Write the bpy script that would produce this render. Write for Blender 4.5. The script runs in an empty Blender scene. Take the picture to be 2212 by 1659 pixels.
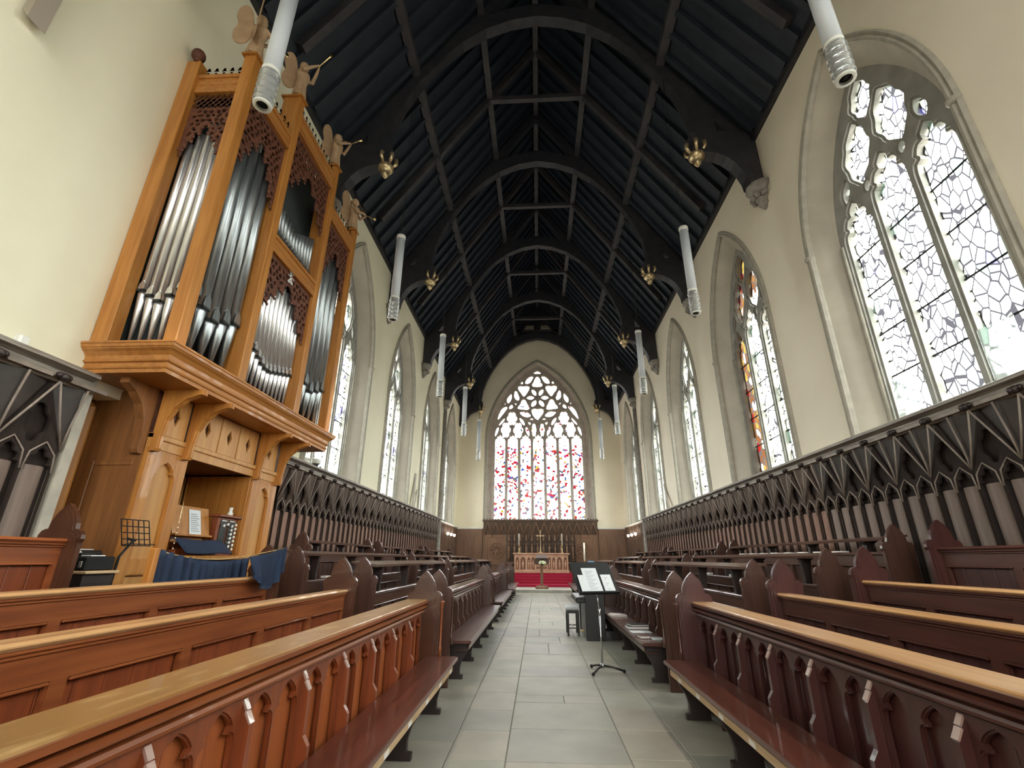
import bpy, math, random
from mathutils import Vector, Matrix
from mathutils.geometry import delaunay_2d_cdt
random.seed(7)
PI = math.pi
scn = bpy.context.scene
COL = scn.collection

# ------------------------------------------------------------------ camera, sky, exposure
cam_d = bpy.data.cameras.new('camera'); cam = bpy.data.objects.new('camera', cam_d); COL.objects.link(cam)
cam_d.sensor_width = 36.0; cam_d.lens = 36.0 * 1015 / 2212; cam_d.clip_start = 0.05; cam_d.clip_end = 300
_M = Matrix(((0.99860608, 0.01381293, 0.05094204), (0.05256236, -0.34811035, -0.93597883), (0.00480484, 0.93735179, -0.34835116)))
cam.matrix_world = Matrix.Translation((0, 0, 1.4)) @ _M.to_4x4()
scn.camera = cam
W = bpy.data.worlds.new('overcast_sky'); scn.world = W; W.use_nodes = True
wn = W.node_tree; bg = wn.nodes['Background']
geo = wn.nodes.new('ShaderNodeTexCoord'); sep = wn.nodes.new('ShaderNodeSeparateXYZ')
wn.links.new(geo.outputs['Generated'], sep.inputs[0])
mr = wn.nodes.new('ShaderNodeMapRange'); wn.links.new(sep.outputs[2], mr.inputs[0])
mr.inputs[1].default_value = -0.12; mr.inputs[2].default_value = 0.12; mr.inputs[3].default_value = 0.0; mr.inputs[4].default_value = 1.0
mx = wn.nodes.new('ShaderNodeMix'); mx.data_type = 'RGBA'
wn.links.new(mr.outputs[0], mx.inputs[0]); mx.inputs[6].default_value = (0.31, 0.29, 0.26, 1); mx.inputs[7].default_value = (1.0, 0.985, 0.955, 1)
wn.links.new(mx.outputs[2], bg.inputs[0]); bg.inputs[1].default_value = 15.0
scn.view_settings.view_transform = 'Standard'; scn.view_settings.look = 'None'
scn.view_settings.exposure = 1.62; scn.view_settings.gamma = 1.0
scn.view_settings.use_curve_mapping = False
cy = scn.cycles
cy.max_bounces = 10; cy.diffuse_bounces = 5; cy.glossy_bounces = 3; cy.transmission_bounces = 6
cy.transparent_max_bounces = 12; cy.caustics_reflective = False; cy.caustics_refractive = False
cy.sample_clamp_indirect = 8.0; cy.sample_clamp_direct = 0; cy.use_denoising = True

# ------------------------------------------------------------------ frame of the building (metres)
XL, XR, XC = -4.6, 4.85, 0.125          # wall faces and axis of the nave
PX = 0.2                                # axis of the pews
YE, YW = 27.5, -9.0
TRUSS = [3.45 + 4.7 * k for k in range(-2, 6)]
WINY = [5.70 + 4.7 * k for k in range(-3, 5)]

def portal(x, y, z, sx, sy, rot):
    l = bpy.data.lights.new('window_daylight', 'AREA'); l.shape = 'RECTANGLE'; l.size = sx; l.size_y = sy
    l.cycles.is_portal = True
    o = bpy.data.objects.new('window_daylight', l); COL.objects.link(o); o.location = (x, y, z); o.rotation_euler = rot
for wy in WINY:
    portal(XR + 0.62, wy, 5.9, 5.8, 2.2, (0, PI / 2, 0))
    if not 0 < wy < 6: portal(XL - 0.62, wy, 5.9, 5.8, 2.2, (0, -PI / 2, 0))
portal(XC, YE + 0.7, 8.1, 5.4, 9.4, (-PI / 2, 0, 0))
portal(XC, YW - 0.7, 7.6, 7.2, 12.2, (PI / 2, 0, 0))

# ------------------------------------------------------------------ materials
def mat(name, col, rough=0.6, metal=0.0, spec=0.5, var=None, scale=4.0, stretch=(1, 1, 1), bump=0.0, bscale=40.0, coat=0.0, detail=4.0, contrast=(0.35, 0.65)):
    m = bpy.data.materials.new(name); m.use_nodes = True; nt = m.node_tree; b = nt.nodes['Principled BSDF']
    b.inputs['Base Color'].default_value = (*col, 1); b.inputs['Roughness'].default_value = rough
    b.inputs['Metallic'].default_value = metal; b.inputs['Specular IOR Level'].default_value = spec
    b.inputs['Coat Weight'].default_value = coat
    tc = nt.nodes.new('ShaderNodeTexCoord'); mp = nt.nodes.new('ShaderNodeMapping'); mp.inputs['Scale'].default_value = stretch
    nt.links.new(tc.outputs['Object'], mp.inputs[0])
    if var is not None:
        n = nt.nodes.new('ShaderNodeTexNoise'); n.inputs['Scale'].default_value = scale; n.inputs['Detail'].default_value = detail
        nt.links.new(mp.outputs[0], n.inputs['Vector'])
        r = nt.nodes.new('ShaderNodeMapRange'); r.inputs[1].default_value = contrast[0]; r.inputs[2].default_value = contrast[1]
        nt.links.new(n.outputs[0], r.inputs[0])
        mi = nt.nodes.new('ShaderNodeMix'); mi.data_type = 'RGBA'; nt.links.new(r.outputs[0], mi.inputs[0])
        mi.inputs[6].default_value = (*col, 1); mi.inputs[7].default_value = (*var, 1)
        nt.links.new(mi.outputs[2], b.inputs['Base Color'])
    if bump > 0:
        n2 = nt.nodes.new('ShaderNodeTexNoise'); n2.inputs['Scale'].default_value = bscale; n2.inputs['Detail'].default_value = 4
        nt.links.new(mp.outputs[0], n2.inputs['Vector'])
        bp = nt.nodes.new('ShaderNodeBump'); bp.inputs['Strength'].default_value = bump; bp.inputs['Distance'].default_value = 0.01
        nt.links.new(n2.outputs[0], bp.inputs['Height']); nt.links.new(bp.outputs[0], b.inputs['Normal'])
    return m
GX, GY, GZ = (0.6, 9, 9), (9, 0.6, 9), (9, 9, 0.6)
M = {}
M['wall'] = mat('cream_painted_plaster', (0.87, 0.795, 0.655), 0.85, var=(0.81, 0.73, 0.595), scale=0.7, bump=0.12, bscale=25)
M['wall_l'] = mat('cream_plaster_left_lit', (0.90, 0.86, 0.67), 0.85, var=(0.84, 0.80, 0.61), scale=0.7, bump=0.12, bscale=25)  # same plaster, made lighter and yellower to imitate the light on this side
M['wall_e'] = mat('cream_plaster_east_lit', (0.90, 0.83, 0.67), 0.85, var=(0.84, 0.77, 0.61), scale=0.7)  # plaster copy with the brighter east-end light put into its colour
M['reveal'] = mat('grey_painted_stone', (0.57, 0.525, 0.44), 0.8, var=(0.47, 0.43, 0.365), scale=1.5, bump=0.1)
M['hood'] = mat('moulded_stone', (0.45, 0.42, 0.35), 0.7, var=(0.36, 0.34, 0.29), scale=6)
M['stone'] = mat('window_stone', (0.36, 0.35, 0.32), 0.8, var=(0.27, 0.265, 0.24), scale=3)
M['estone'] = mat('pinkish_stone', (0.50, 0.44, 0.38), 0.8, var=(0.40, 0.34, 0.30), scale=3)
M['corbel'] = mat('carved_grey_stone', (0.34, 0.32, 0.29), 0.85, var=(0.24, 0.22, 0.20), scale=9, bump=0.5)
M['roof'] = mat('black_roof_boards', (0.011, 0.017, 0.028), 0.6, var=(0.018, 0.026, 0.040), scale=2.5, bump=0.2, bscale=8)
M['truss'] = mat('black_painted_timber', (0.018, 0.019, 0.025), 0.55, var=(0.032, 0.031, 0.036), scale=5)
M['rafter'] = mat('dusty_black_timber', (0.034, 0.032, 0.038), 0.6, var=(0.055, 0.051, 0.054), scale=3)
M['roofr'] = mat('black_rafters', (0.011, 0.016, 0.026), 0.6, var=(0.017, 0.023, 0.035), scale=2)
M['gold'] = mat('old_gilding', (0.85, 0.70, 0.42), 0.35, 0.7, var=(0.42, 0.30, 0.16), scale=14)
M['oakz'] = mat('honey_oak_upright', (0.50, 0.215, 0.045), 0.45, var=(0.38, 0.145, 0.026), scale=2.2, stretch=GZ, coat=0.15)
M['oaky'] = mat('honey_oak_rail', (0.48, 0.205, 0.045), 0.45, var=(0.36, 0.135, 0.026), scale=2.2, stretch=GY, coat=0.15)
M['oakc'] = mat('reddish_oak_cresting', (0.34, 0.13, 0.035), 0.5)
M['oakp'] = mat('pale_oak_panel', (0.56, 0.29, 0.09), 0.45, var=(0.47, 0.215, 0.06), scale=1.6, stretch=GZ)
M['fret'] = mat('carved_reddish_fret', (0.085, 0.027, 0.014), 0.6, var=(0.16, 0.056, 0.028), scale=12)
M['oaksd'] = mat('shaded_oak_side', (0.26, 0.105, 0.030), 0.5, var=(0.18, 0.07, 0.02), scale=2, stretch=GZ)  # honey oak darkened: the shadow on the organ side is in the colour
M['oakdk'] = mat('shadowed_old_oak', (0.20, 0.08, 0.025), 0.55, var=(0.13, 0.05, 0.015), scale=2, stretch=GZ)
M['case'] = mat('slate_case_lining', (0.045, 0.058, 0.058), 0.6)
M['silver'] = mat('silver_paint', (0.75, 0.75, 0.72), 0.35, 0.6)
M['tin'] = mat('burnished_tin', (0.82, 0.82, 0.83), 0.28, 0.88, var=(0.66, 0.66, 0.68), scale=3, stretch=(14, 14, 0.5))
M['tindk'] = mat('grey_pipe_metal', (0.44, 0.48, 0.50), 0.3, 0.9, var=(0.30, 0.33, 0.35), scale=3, stretch=(10, 10, 0.6))
M['lip'] = mat('dark_pipe_mouth', (0.02, 0.02, 0.02), 0.6)
M['angel'] = mat('pale_carved_limewood', (0.46, 0.31, 0.185), 0.6, var=(0.37, 0.245, 0.14), scale=6)
M['brass'] = mat('polished_brass', (0.85, 0.66, 0.32), 0.25, 1.0)
M['dullbrass'] = mat('pale_dull_brass', (0.55, 0.42, 0.26), 0.45, 0.6)
M['panel'] = mat('dark_grey_brown_oak', (0.034, 0.024, 0.021), 0.75, spec=0.15, var=(0.024, 0.017, 0.015), scale=2.5, stretch=GZ, bump=0.2)
M['panelr'] = mat('dark_reddish_oak', (0.062, 0.038, 0.029), 0.7, spec=0.2, var=(0.042, 0.026, 0.020), scale=2.5, stretch=GZ, bump=0.2)
M['linen'] = mat('pale_worn_oak_board', (0.21, 0.155, 0.130), 0.6, var=(0.155, 0.108, 0.088), scale=2, stretch=GZ)
M['linenr'] = mat('reddish_oak_board', (0.25, 0.135, 0.095), 0.6, var=(0.18, 0.092, 0.063), scale=2, stretch=GZ)
M['cover'] = mat('reddish_cove_board', (0.14, 0.088, 0.064), 0.6, var=(0.095, 0.060, 0.044), scale=5)
M['cove'] = mat('brown_cove_board', (0.060, 0.046, 0.040), 0.6, var=(0.040, 0.031, 0.027), scale=5)
M['rib'] = mat('greyed_oak_rib', (0.30, 0.245, 0.205), 0.5, var=(0.20, 0.16, 0.13), scale=5)
M['cornice'] = mat('greyed_oak_cornice', (0.30, 0.27, 0.225), 0.5, var=(0.16, 0.13, 0.11), scale=4, stretch=GY)
M['redy'] = mat('polished_red_mahogany_rail', (0.29, 0.085, 0.026), 0.34, var=(0.19, 0.050, 0.016), scale=2, stretch=GY, coat=0.25)
M['redb'] = mat('orange_mahogany_board', (0.38, 0.105, 0.030), 0.42, var=(0.30, 0.078, 0.022), scale=1.8, stretch=GZ)
M['endm'] = mat('shaded_brown_pew_end', (0.085, 0.032, 0.015), 0.3, var=(0.055, 0.020, 0.010), scale=3, coat=0.4)  # darker than the pew wood to imitate shade on the end faces
M['redz'] = mat('polished_red_mahogany_board', (0.25, 0.058, 0.017), 0.38, var=(0.17, 0.038, 0.012), scale=1.8, stretch=GZ, coat=0.25)
M['redtop'] = mat('worn_golden_top_rail', (0.33, 0.17, 0.055), 0.36, var=(0.47, 0.29, 0.12), scale=5, stretch=(4, 0.9, 3), coat=0.15, contrast=(0.55, 0.68), detail=8)
M['nose'] = mat('worn_nosing_with_glare', (0.60, 0.36, 0.17), 0.3, var=(0.46, 0.24, 0.10), scale=2, stretch=GY, coat=0.3)  # worn nosing, lightened further to stand in for window glare
M['seat'] = mat('dark_polished_seat', (0.13, 0.036, 0.021), 0.30, var=(0.09, 0.025, 0.015), scale=2, stretch=GY, coat=0.35)
M['dky'] = mat('dark_polished_oak_rail', (0.110, 0.052, 0.034), 0.30, var=(0.07, 0.032, 0.022), scale=2, stretch=GY, coat=0.35)
M['dkz'] = mat('dark_polished_oak_board', (0.098, 0.044, 0.030), 0.36, var=(0.06, 0.027, 0.019), scale=2, stretch=GZ, coat=0.25)
M['marn'] = mat('shaded_maroon_board', (0.075, 0.024, 0.021), 0.36, var=(0.052, 0.016, 0.014), scale=2, stretch=GZ, coat=0.25)  # maroon board and rail darkened to imitate the dimmer right side
M['marny'] = mat('shaded_maroon_rail', (0.10, 0.034, 0.024), 0.32, var=(0.065, 0.022, 0.016), scale=2, stretch=GY, coat=0.3)
M['black_oak'] = mat('blackened_oak', (0.022, 0.014, 0.013), 0.45, var=(0.035, 0.022, 0.02), scale=4)
M['lightwood'] = mat('pale_deal', (0.60, 0.42, 0.25), 0.5, var=(0.48, 0.32, 0.17), scale=3, stretch=GY)
M['card'] = mat('white_card', (0.80, 0.78, 0.76), 0.6)
M['paper'] = mat('white_paper', (0.74, 0.78, 0.82), 0.7)
M['ink'] = mat('grey_printing', (0.30, 0.33, 0.38), 0.8)
M['blackp'] = mat('black_enamel', (0.012, 0.013, 0.014), 0.35)
M['blackm'] = mat('matt_black_casing', (0.010, 0.011, 0.012), 0.6, spec=0.25)
M['bookg'] = mat('dark_green_book_cloth', (0.022, 0.030, 0.026), 0.5)
M['bookb'] = mat('brown_book_cloth', (0.11, 0.05, 0.035), 0.6)
M['chrome'] = mat('brushed_steel', (0.55, 0.56, 0.58), 0.25, 1.0)
M['blue'] = mat('navy_cloth', (0.006, 0.016, 0.045), 0.85, var=(0.009, 0.024, 0.062), scale=5)
g = bpy.data.materials.new('lit_lamp_shade'); g.use_nodes = True; b_ = g.node_tree.nodes['Principled BSDF']
b_.inputs['Base Color'].default_value = (0.9, 0.88, 0.8, 1); b_.inputs['Emission Color'].default_value = (1.0, 0.93, 0.8, 1); b_.inputs['Emission Strength'].default_value = 0.8
M['lit'] = g
M['opal'] = mat('frosted_white_tube', (0.56, 0.60, 0.65), 0.4)
M['white'] = mat('white_plastic', (0.78, 0.79, 0.74), 0.5)
M['red'] = mat('crimson_carpet', (0.42, 0.010, 0.050), 0.9, var=(0.33, 0.008, 0.04), scale=20)
M['step'] = mat('pale_worn_step', (0.50, 0.49, 0.44), 0.5, var=(0.40, 0.39, 0.35), scale=4)
M['altar'] = mat('pale_pinkish_oak', (0.62, 0.40, 0.27), 0.5, var=(0.50, 0.30, 0.20), scale=4)
M['altar_dk'] = mat('carved_recess_oak', (0.20, 0.10, 0.06), 0.6)
M['rere'] = mat('reredos_brown_oak', (0.22, 0.115, 0.062), 0.5, var=(0.15, 0.078, 0.042), scale=3, stretch=GZ)
M['rere_dk'] = mat('reredos_dark_carving', (0.11, 0.068, 0.045), 0.55, var=(0.075, 0.045, 0.03), scale=6)
M['flower'] = mat('cream_flowers', (0.85, 0.86, 0.62), 0.7)
M['leaf'] = mat('flower_foliage', (0.12, 0.22, 0.08), 0.7)
M['wax'] = mat('ivory_candle_wax', (0.84, 0.80, 0.68), 0.4)
M['bluecard'] = mat('light_blue_card', (0.22, 0.48, 0.85), 0.6)
M['spk'] = mat('taupe_loudspeaker_cloth', (0.36, 0.31, 0.25), 0.8)
M['grout'] = mat('dark_floor_joint', (0.21, 0.205, 0.175), 0.9)
flag = [mat('flagstone_%s' % n, c, 0.5, var=v, scale=2.6, bump=0.12, bscale=18, contrast=(0.3, 0.7)) for n, c, v in (
    ('green_grey', (0.35, 0.35, 0.29), (0.27, 0.27, 0.22)), ('buff_grey', (0.385, 0.365, 0.305), (0.30, 0.285, 0.235)),
    ('mid_grey', (0.33, 0.325, 0.28), (0.26, 0.255, 0.22)))]

def glass_mat(name, kind):
    """stained glass: a coloured transparent filter with dark lead lines"""
    m = bpy.data.materials.new(name); m.use_nodes = True; nt = m.node_tree; N = nt.nodes; L = nt.links
    N.remove(N['Principled BSDF']); out = N['Material Output']
    tr = N.new('ShaderNodeBsdfTransparent'); gl = N.new('ShaderNodeBsdfGlossy'); gl.inputs['Roughness'].default_value = 0.1
    ms = N.new('ShaderNodeMixShader'); ms.inputs[0].default_value = 0.03
    L.new(tr.outputs[0], ms.inputs[1]); L.new(gl.outputs[0], ms.inputs[2]); L.new(ms.outputs[0], out.inputs[0])
    tc = N.new('ShaderNodeTexCoord'); mp = N.new('ShaderNodeMapping'); L.new(tc.outputs['Object'], mp.inputs[0])
    def vor(scale, feature, rnd=1.0):
        v = N.new('ShaderNodeTexVoronoi'); v.inputs['Scale'].default_value = scale; v.feature = feature; v.inputs['Randomness'].default_value = rnd
        L.new(mp.outputs[0], v.inputs['Vector']); return v
    def math_(op, a, b=None, vb=0.0):
        n = N.new('ShaderNodeMath'); n.operation = op; L.new(a, n.inputs[0])
        if b is not None: L.new(b, n.inputs[1])
        else: n.inputs[1].default_value = vb
        return n.outputs[0]
    def mix(fac, a, b):
        n = N.new('ShaderNodeMix'); n.data_type = 'RGBA'
        if hasattr(fac, 'links'): L.new(fac, n.inputs[0])
        else: n.inputs[0].default_value = fac
        for i, v in ((6, a), (7, b)):
            if hasattr(v, 'links'): L.new(v, n.inputs[i])
            else: n.inputs[i].default_value = (*v, 1)
        return n.outputs[2]
    def ramp(src, stops):
        r = N.new('ShaderNodeValToRGB'); r.color_ramp.interpolation = 'CONSTANT'; e = r.color_ramp.elements
        while len(e) > 1: e.remove(e[-1])
        e[0].position = stops[0][0]; e[0].color = (*stops[0][1], 1)
        for p, c in stops[1:]:
            q = e.new(p); q.color = (*c, 1)
        L.new(src, r.inputs[0]); return r.outputs[0]
    if kind == 'west':
        c = mix(0.0, (0.20, 0.20, 0.195), (0.3, 0.3, 0.3))
    elif kind == 'east':
        ed = vor(5.0, 'DISTANCE_TO_EDGE'); lead = math_('LESS_THAN', ed.outputs['Distance'], None, 0.012)
        ce = vor(8.0, 'F1'); sc = N.new('ShaderNodeSeparateColor'); L.new(ce.outputs['Color'], sc.inputs[0])
        sz = N.new('ShaderNodeSeparateXYZ'); L.new(tc.outputs['Object'], sz.inputs[0])
        den = ramp(math_('MULTIPLY', sz.outputs[2], None, 0.0715), [(0, (0.66,) * 3), (0.29, (0.80,) * 3), (0.31, (0.93,) * 3), (0.345, (0.998,) * 3), (0.37, (0.93,) * 3), (0.41, (0.997,) * 3), (0.465, (0.955,) * 3), (0.50, (0.990,) * 3), (0.55, (0.996,) * 3)])
        on = math_('GREATER_THAN', sc.outputs[0], den)
        col = ramp(sc.outputs[1], [(0, (0.016, 0.0005, 0.0008)), (0.30, (0.004, 0.0045, 0.006)), (0.48, (0.018, 0.003, 0.0015)), (0.64, (0.0015, 0.004, 0.015)), (0.78, (0.022, 0.016, 0.001)), (0.87, (0.016, 0.002, 0.007))])
        c = mix(on, (0.16, 0.163, 0.168), col)
        sm = vor(19.0, 'F1'); sc2 = N.new('ShaderNodeSeparateColor'); L.new(sm.outputs['Color'], sc2.inputs[0])
        c = mix(math_('GREATER_THAN', sc2.outputs[0], None, 0.985), c, (0.004, 0.005, 0.007))
        c = mix(math_('MULTIPLY', lead, None, 0.5), c, (0.01, 0.01, 0.01))
    else:
        mp.inputs['Scale'].default_value = (1, 1, 0.55)
        ed = vor(8.5, 'DISTANCE_TO_EDGE'); lead = math_('LESS_THAN', ed.outputs['Distance'], None, 0.06)
        ce = vor(8.5, 'F1'); sc = N.new('ShaderNodeSeparateColor'); L.new(ce.outputs['Color'], sc.inputs[0])
        if kind == 'clear':
            col = ramp(sc.outputs[0], [(0, (0.30, 0.34, 0.32)), (0.3, (0.42, 0.44, 0.43)), (0.90, (0.06, 0.09, 0.075)), (0.965, (0.025, 0.025, 0.09))])
        else:
            col = ramp(sc.outputs[0], [(0, (0.018, 0.008, 0.002)), (0.22, (0.013, 0.005, 0.0015)), (0.40, (0.06, 0.055, 0.045)), (0.62, (0.018, 0.001, 0.0008)), (0.70, (0.026, 0.017, 0.004)), (0.86, (0.010, 0.007, 0.005))])
        c = mix(lead, col, (0.006, 0.006, 0.007))
    L.new(c, tr.inputs[0])
    return m
M['gclear'] = glass_mat('clear_leaded_glass', 'clear')
M['gamber'] = glass_mat('amber_and_red_stained_glass', 'amber')
M['gwest'] = glass_mat('west_fill_glass', 'west')
M['geast'] = glass_mat('white_stained_glass_with_colours', 'east')
g = bpy.data.materials.new('lamp_glass'); g.use_nodes = True; b_ = g.node_tree.nodes['Principled BSDF']
b_.inputs['Base Color'].default_value = (0.93, 0.96, 0.96, 1); b_.inputs['Roughness'].default_value = 0.06; b_.inputs['Transmission Weight'].default_value = 0.75; b_.inputs['IOR'].default_value = 1.45
M['lamp_glass'] = g
g = bpy.data.materials.new('clear_acrylic'); g.use_nodes = True; b_ = g.node_tree.nodes['Principled BSDF']
b_.inputs['Base Color'].default_value = (0.80, 0.90, 0.88, 1); b_.inputs['Roughness'].default_value = 0.15; b_.inputs['Transmission Weight'].default_value = 0.6; b_.inputs['Alpha'].default_value = 0.6
M['acrylic'] = g

# ------------------------------------------------------------------ mesh collecting
class MB:
    def __init__(s): s.v = []; s.f = []; s.sm = []; s.mi = []
    def add(s, v, f, smooth=False, mi=0):
        o = len(s.v); s.v += [tuple(p) for p in v]
        for q in f: s.f.append(tuple(i + o for i in q)); s.sm.append(smooth); s.mi.append(mi)
        return s
    def box(s, x0, x1, y0, y1, z0, z1, mi=0):
        v = [(x, y, z) for x in (x0, x1) for y in (y0, y1) for z in (z0, z1)]
        return s.add(v, [(0, 1, 3, 2), (4, 6, 7, 5), (0, 4, 5, 1), (2, 3, 7, 6), (0, 2, 6, 4), (1, 5, 7, 3)], mi=mi)
    def rbox(s, x0, x1, y0, y1, z0, z1, b=0.01, mi=0):
        """box with chamfered edges"""
        X, Y, Z = (x0, x1), (y0, y1), (z0, z1); v = []; idx = {}
        for i in (0, 1):
            for j in (0, 1):
                for k in (0, 1):
                    sx, sy, sz = (1, -1)[i], (1, -1)[j], (1, -1)[k]
                    for a in range(3):
                        p = [X[i] + sx * b, Y[j] + sy * b, Z[k] + sz * b]; p[a] = (X[i], Y[j], Z[k])[a]
                        idx[(i, j, k, a)] = len(v); v.append(tuple(p))
        f = []
        for i in (0, 1):
            f.append([idx[(i, 0, 0, 0)], idx[(i, 0, 1, 0)], idx[(i, 1, 1, 0)], idx[(i, 1, 0, 0)]][::(1 if i == 0 else -1)])
            f.append([idx[(0, i, 0, 1)], idx[(1, i, 0, 1)], idx[(1, i, 1, 1)], idx[(0, i, 1, 1)]][::(1 if i == 0 else -1)])
            f.append([idx[(0, 0, i, 2)], idx[(0, 1, i, 2)], idx[(1, 1, i, 2)], idx[(1, 0, i, 2)]][::(1 if i == 0 else -1)])
        for i in (0, 1):
            for j in (0, 1):
                f.append([idx[(i, j, 0, 0)], idx[(i, j, 1, 0)], idx[(i, j, 1, 1)], idx[(i, j, 0, 1)]])
                f.append([idx[(i, 0, j, 0)], idx[(i, 1, j, 0)], idx[(i, 1, j, 2)], idx[(i, 0, j, 2)]])
                f.append([idx[(0, i, j, 1)], idx[(1, i, j, 1)], idx[(1, i, j, 2)], idx[(0, i, j, 2)]])
                for k in (0, 1): f.append([idx[(i, j, k, 0)], idx[(i, j, k, 1)], idx[(i, j, k, 2)]])
        return s.add(v, f, mi=mi)
    def prism(s, poly, a0, a1, fn, smooth=False, mi=0):
        """extrude a 2D polygon; fn(u, v, a) gives the 3D point"""
        n = len(poly); v = [fn(u, w, a0) for u, w in poly] + [fn(u, w, a1) for u, w in poly]
        f = [tuple(range(n))[::-1], tuple(range(n, 2 * n))] + [(i, (i + 1) % n, (i + 1) % n + n, i + n) for i in range(n)]
        return s.add(v, f, smooth, mi)
    def lathe(s, prof, c=(0, 0, 0), n=16, axis='z', smooth=True, mi=0, sq=1.0):
        v = []; f = []
        for r, h in prof:
            for k in range(n):
                t = 2 * PI * k / n; a, b = r * math.cos(t), r * math.sin(t) * sq
                p = {'z': (a, b, h), 'y': (a, h, b), 'x': (h, a, b)}[axis]
                v.append((c[0] + p[0], c[1] + p[1], c[2] + p[2]))
        for i in range(len(prof) - 1):
            for k in range(n):
                f.append((i * n + k, i * n + (k + 1) % n, (i + 1) * n + (k + 1) % n, (i + 1) * n + k))
        f.append(tuple(range(n))[::-1]); f.append(tuple(range((len(prof) - 1) * n, len(prof) * n)))
        return s.add(v, f, smooth, mi)
    def tube(s, path, r, n=8, smooth=True, mi=0, closed=False):
        P = [Vector(p) for p in path]; m = len(P); R = r if isinstance(r, (list, tuple)) else [r] * m
        v = []; f = []; ref = None
        for i, p in enumerate(P):
            if closed: t = P[(i + 1) % m] - P[i - 1]
            else: t = P[min(i + 1, m - 1)] - P[max(i - 1, 0)]
            t.normalize()
            if ref is None:
                ref = Vector((0, 0, 1)) if abs(t.z) < 0.9 else Vector((1, 0, 0))
            a = t.cross(ref).normalized(); b = t.cross(a).normalized(); ref = a.cross(t).normalized()
            ref = -b
            for k in range(n):
                w = 2 * PI * k / n; q = p + (a * math.cos(w) + b * math.sin(w)) * R[i]; v.append(tuple(q))
        for i in range(m if closed else m - 1):
            j = (i + 1) % m
            for k in range(n): f.append((i * n + k, i * n + (k + 1) % n, j * n + (k + 1) % n, j * n + k))
        if not closed: f.append(tuple(range(n))[::-1]); f.append(tuple(range((m - 1) * n, m * n)))
        return s.add(v, f, smooth, mi)
    def ball(s, c, r, n=10, sz=1.0, mi=0):
        pr = [(max(0.001, math.sin(PI * i / 8)) * r, -math.cos(PI * i / 8) * r * sz) for i in range(9)]
        return s.lathe(pr, c, n, mi=mi)
    def merge(s, o, fn=None, mi=None):
        b = len(s.v); s.v += [fn(p) if fn else p for p in o.v]
        s.f += [tuple(i + b for i in q) for q in o.f]; s.sm += o.sm; s.mi += (o.mi if mi is None else [mi] * len(o.f))
        return s
    def mesh(s, name, mats, off=(0, 0, 0)):
        me = bpy.data.meshes.new(name)
        me.from_pydata([(p[0] - off[0], p[1] - off[1], p[2] - off[2]) for p in s.v], [], s.f)
        for m in mats: me.materials.append(m)
        me.polygons.foreach_set('use_smooth', s.sm); me.polygons.foreach_set('material_index', s.mi)
        me.validate(); me.update()
        return me

def _in(poly, u, v):
    c = False; j = len(poly) - 1
    for i in range(len(poly)):
        xi, yi = poly[i]; xj, yj = poly[j]
        if (yi > v) != (yj > v) and u < (xj - xi) * (v - yi) / (yj - yi) + xi: c = not c
        j = i
    return c
def _offset(poly, d):
    """move an outline outwards by d"""
    n = len(poly); A = sum(poly[i - 1][0] * poly[i][1] - poly[i][0] * poly[i - 1][1] for i in range(n)); sg = 1 if A > 0 else -1; o = []
    for i in range(n):
        p, q, r = poly[i - 1], poly[i], poly[(i + 1) % n]
        e1 = (q[0] - p[0], q[1] - p[1]); e2 = (r[0] - q[0], r[1] - q[1])
        l1 = math.hypot(*e1) or 1e-9; l2 = math.hypot(*e2) or 1e-9
        nx = (e1[1] / l1 + e2[1] / l2) * sg; ny = -(e1[0] / l1 + e2[0] / l2) * sg; l = math.hypot(nx, ny)
        if l < 0.3: o.append(q); continue
        k = d * min(2.0 / (l * l) * l, 1.6) / l
        o.append((q[0] + nx * k, q[1] + ny * k))
    return o
def _flat(mb, outer, holes, w0, w1):
    V = []; E = []
    for poly in [outer] + list(holes):
        b = len(V); n = len(poly); V += [Vector(p) for p in poly]; E += [(b + i, b + (i + 1) % n) for i in range(n)]
    ov, oe, of, _a, _b, _c = delaunay_2d_cdt(V, E, [], 0, 1e-6)
    bbs = [(min(p[0] for p in h), max(p[0] for p in h), min(p[1] for p in h), max(p[1] for p in h), h) for h in holes]
    tri = []
    for f in of:
        u = sum(ov[i].x for i in f) / len(f); v = sum(ov[i].y for i in f) / len(f)
        if not _in(outer, u, v): continue
        if any(x0 < u < x1 and y0 < v < y1 and _in(h, u, v) for x0, x1, y0, y1, h in bbs): continue
        if abs(sum(ov[f[i - 1]].x * ov[f[i]].y - ov[f[i]].x * ov[f[i - 1]].y for i in range(len(f)))) < 1e-10: continue
        tri.append(tuple(f))
    cnt = {}
    for f in tri:
        for i in range(len(f)):
            a, b = f[i], f[(i + 1) % len(f)]
            cnt[(a, b)] = cnt.get((a, b), 0) + 1
    n = len(ov); v = [(p.x, p.y, w1) for p in ov] + [(p.x, p.y, w0) for p in ov]
    fs = list(tri) + [tuple(i + n for i in f[::-1]) for f in tri]
    fs += [(a + n, b + n, b, a) for (a, b) in cnt if (b, a) not in cnt]
    used = sorted({i for f in fs for i in f}); mp = {q: i for i, q in enumerate(used)}
    mb.add([v[i] for i in used], [tuple(mp[i] for i in f) for f in fs])
def plate(outer, holes, th, bevel=0.0):
    """2D outline with holes -> MB in the plane (u, v), thickness th centred on w=0; bevel gives both faces a set-back step"""
    mb = MB()
    if bevel <= 0: _flat(mb, outer, holes, -th / 2, th / 2); return mb
    _flat(mb, outer, holes, -th / 2 + bevel, th / 2 - bevel)
    o2 = _offset(outer, -bevel); h2 = [_offset(h, bevel) for h in holes]
    _flat(mb, o2, h2, th / 2 - bevel, th / 2); _flat(mb, o2, h2, -th / 2, -th / 2 + bevel)
    return mb

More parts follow.
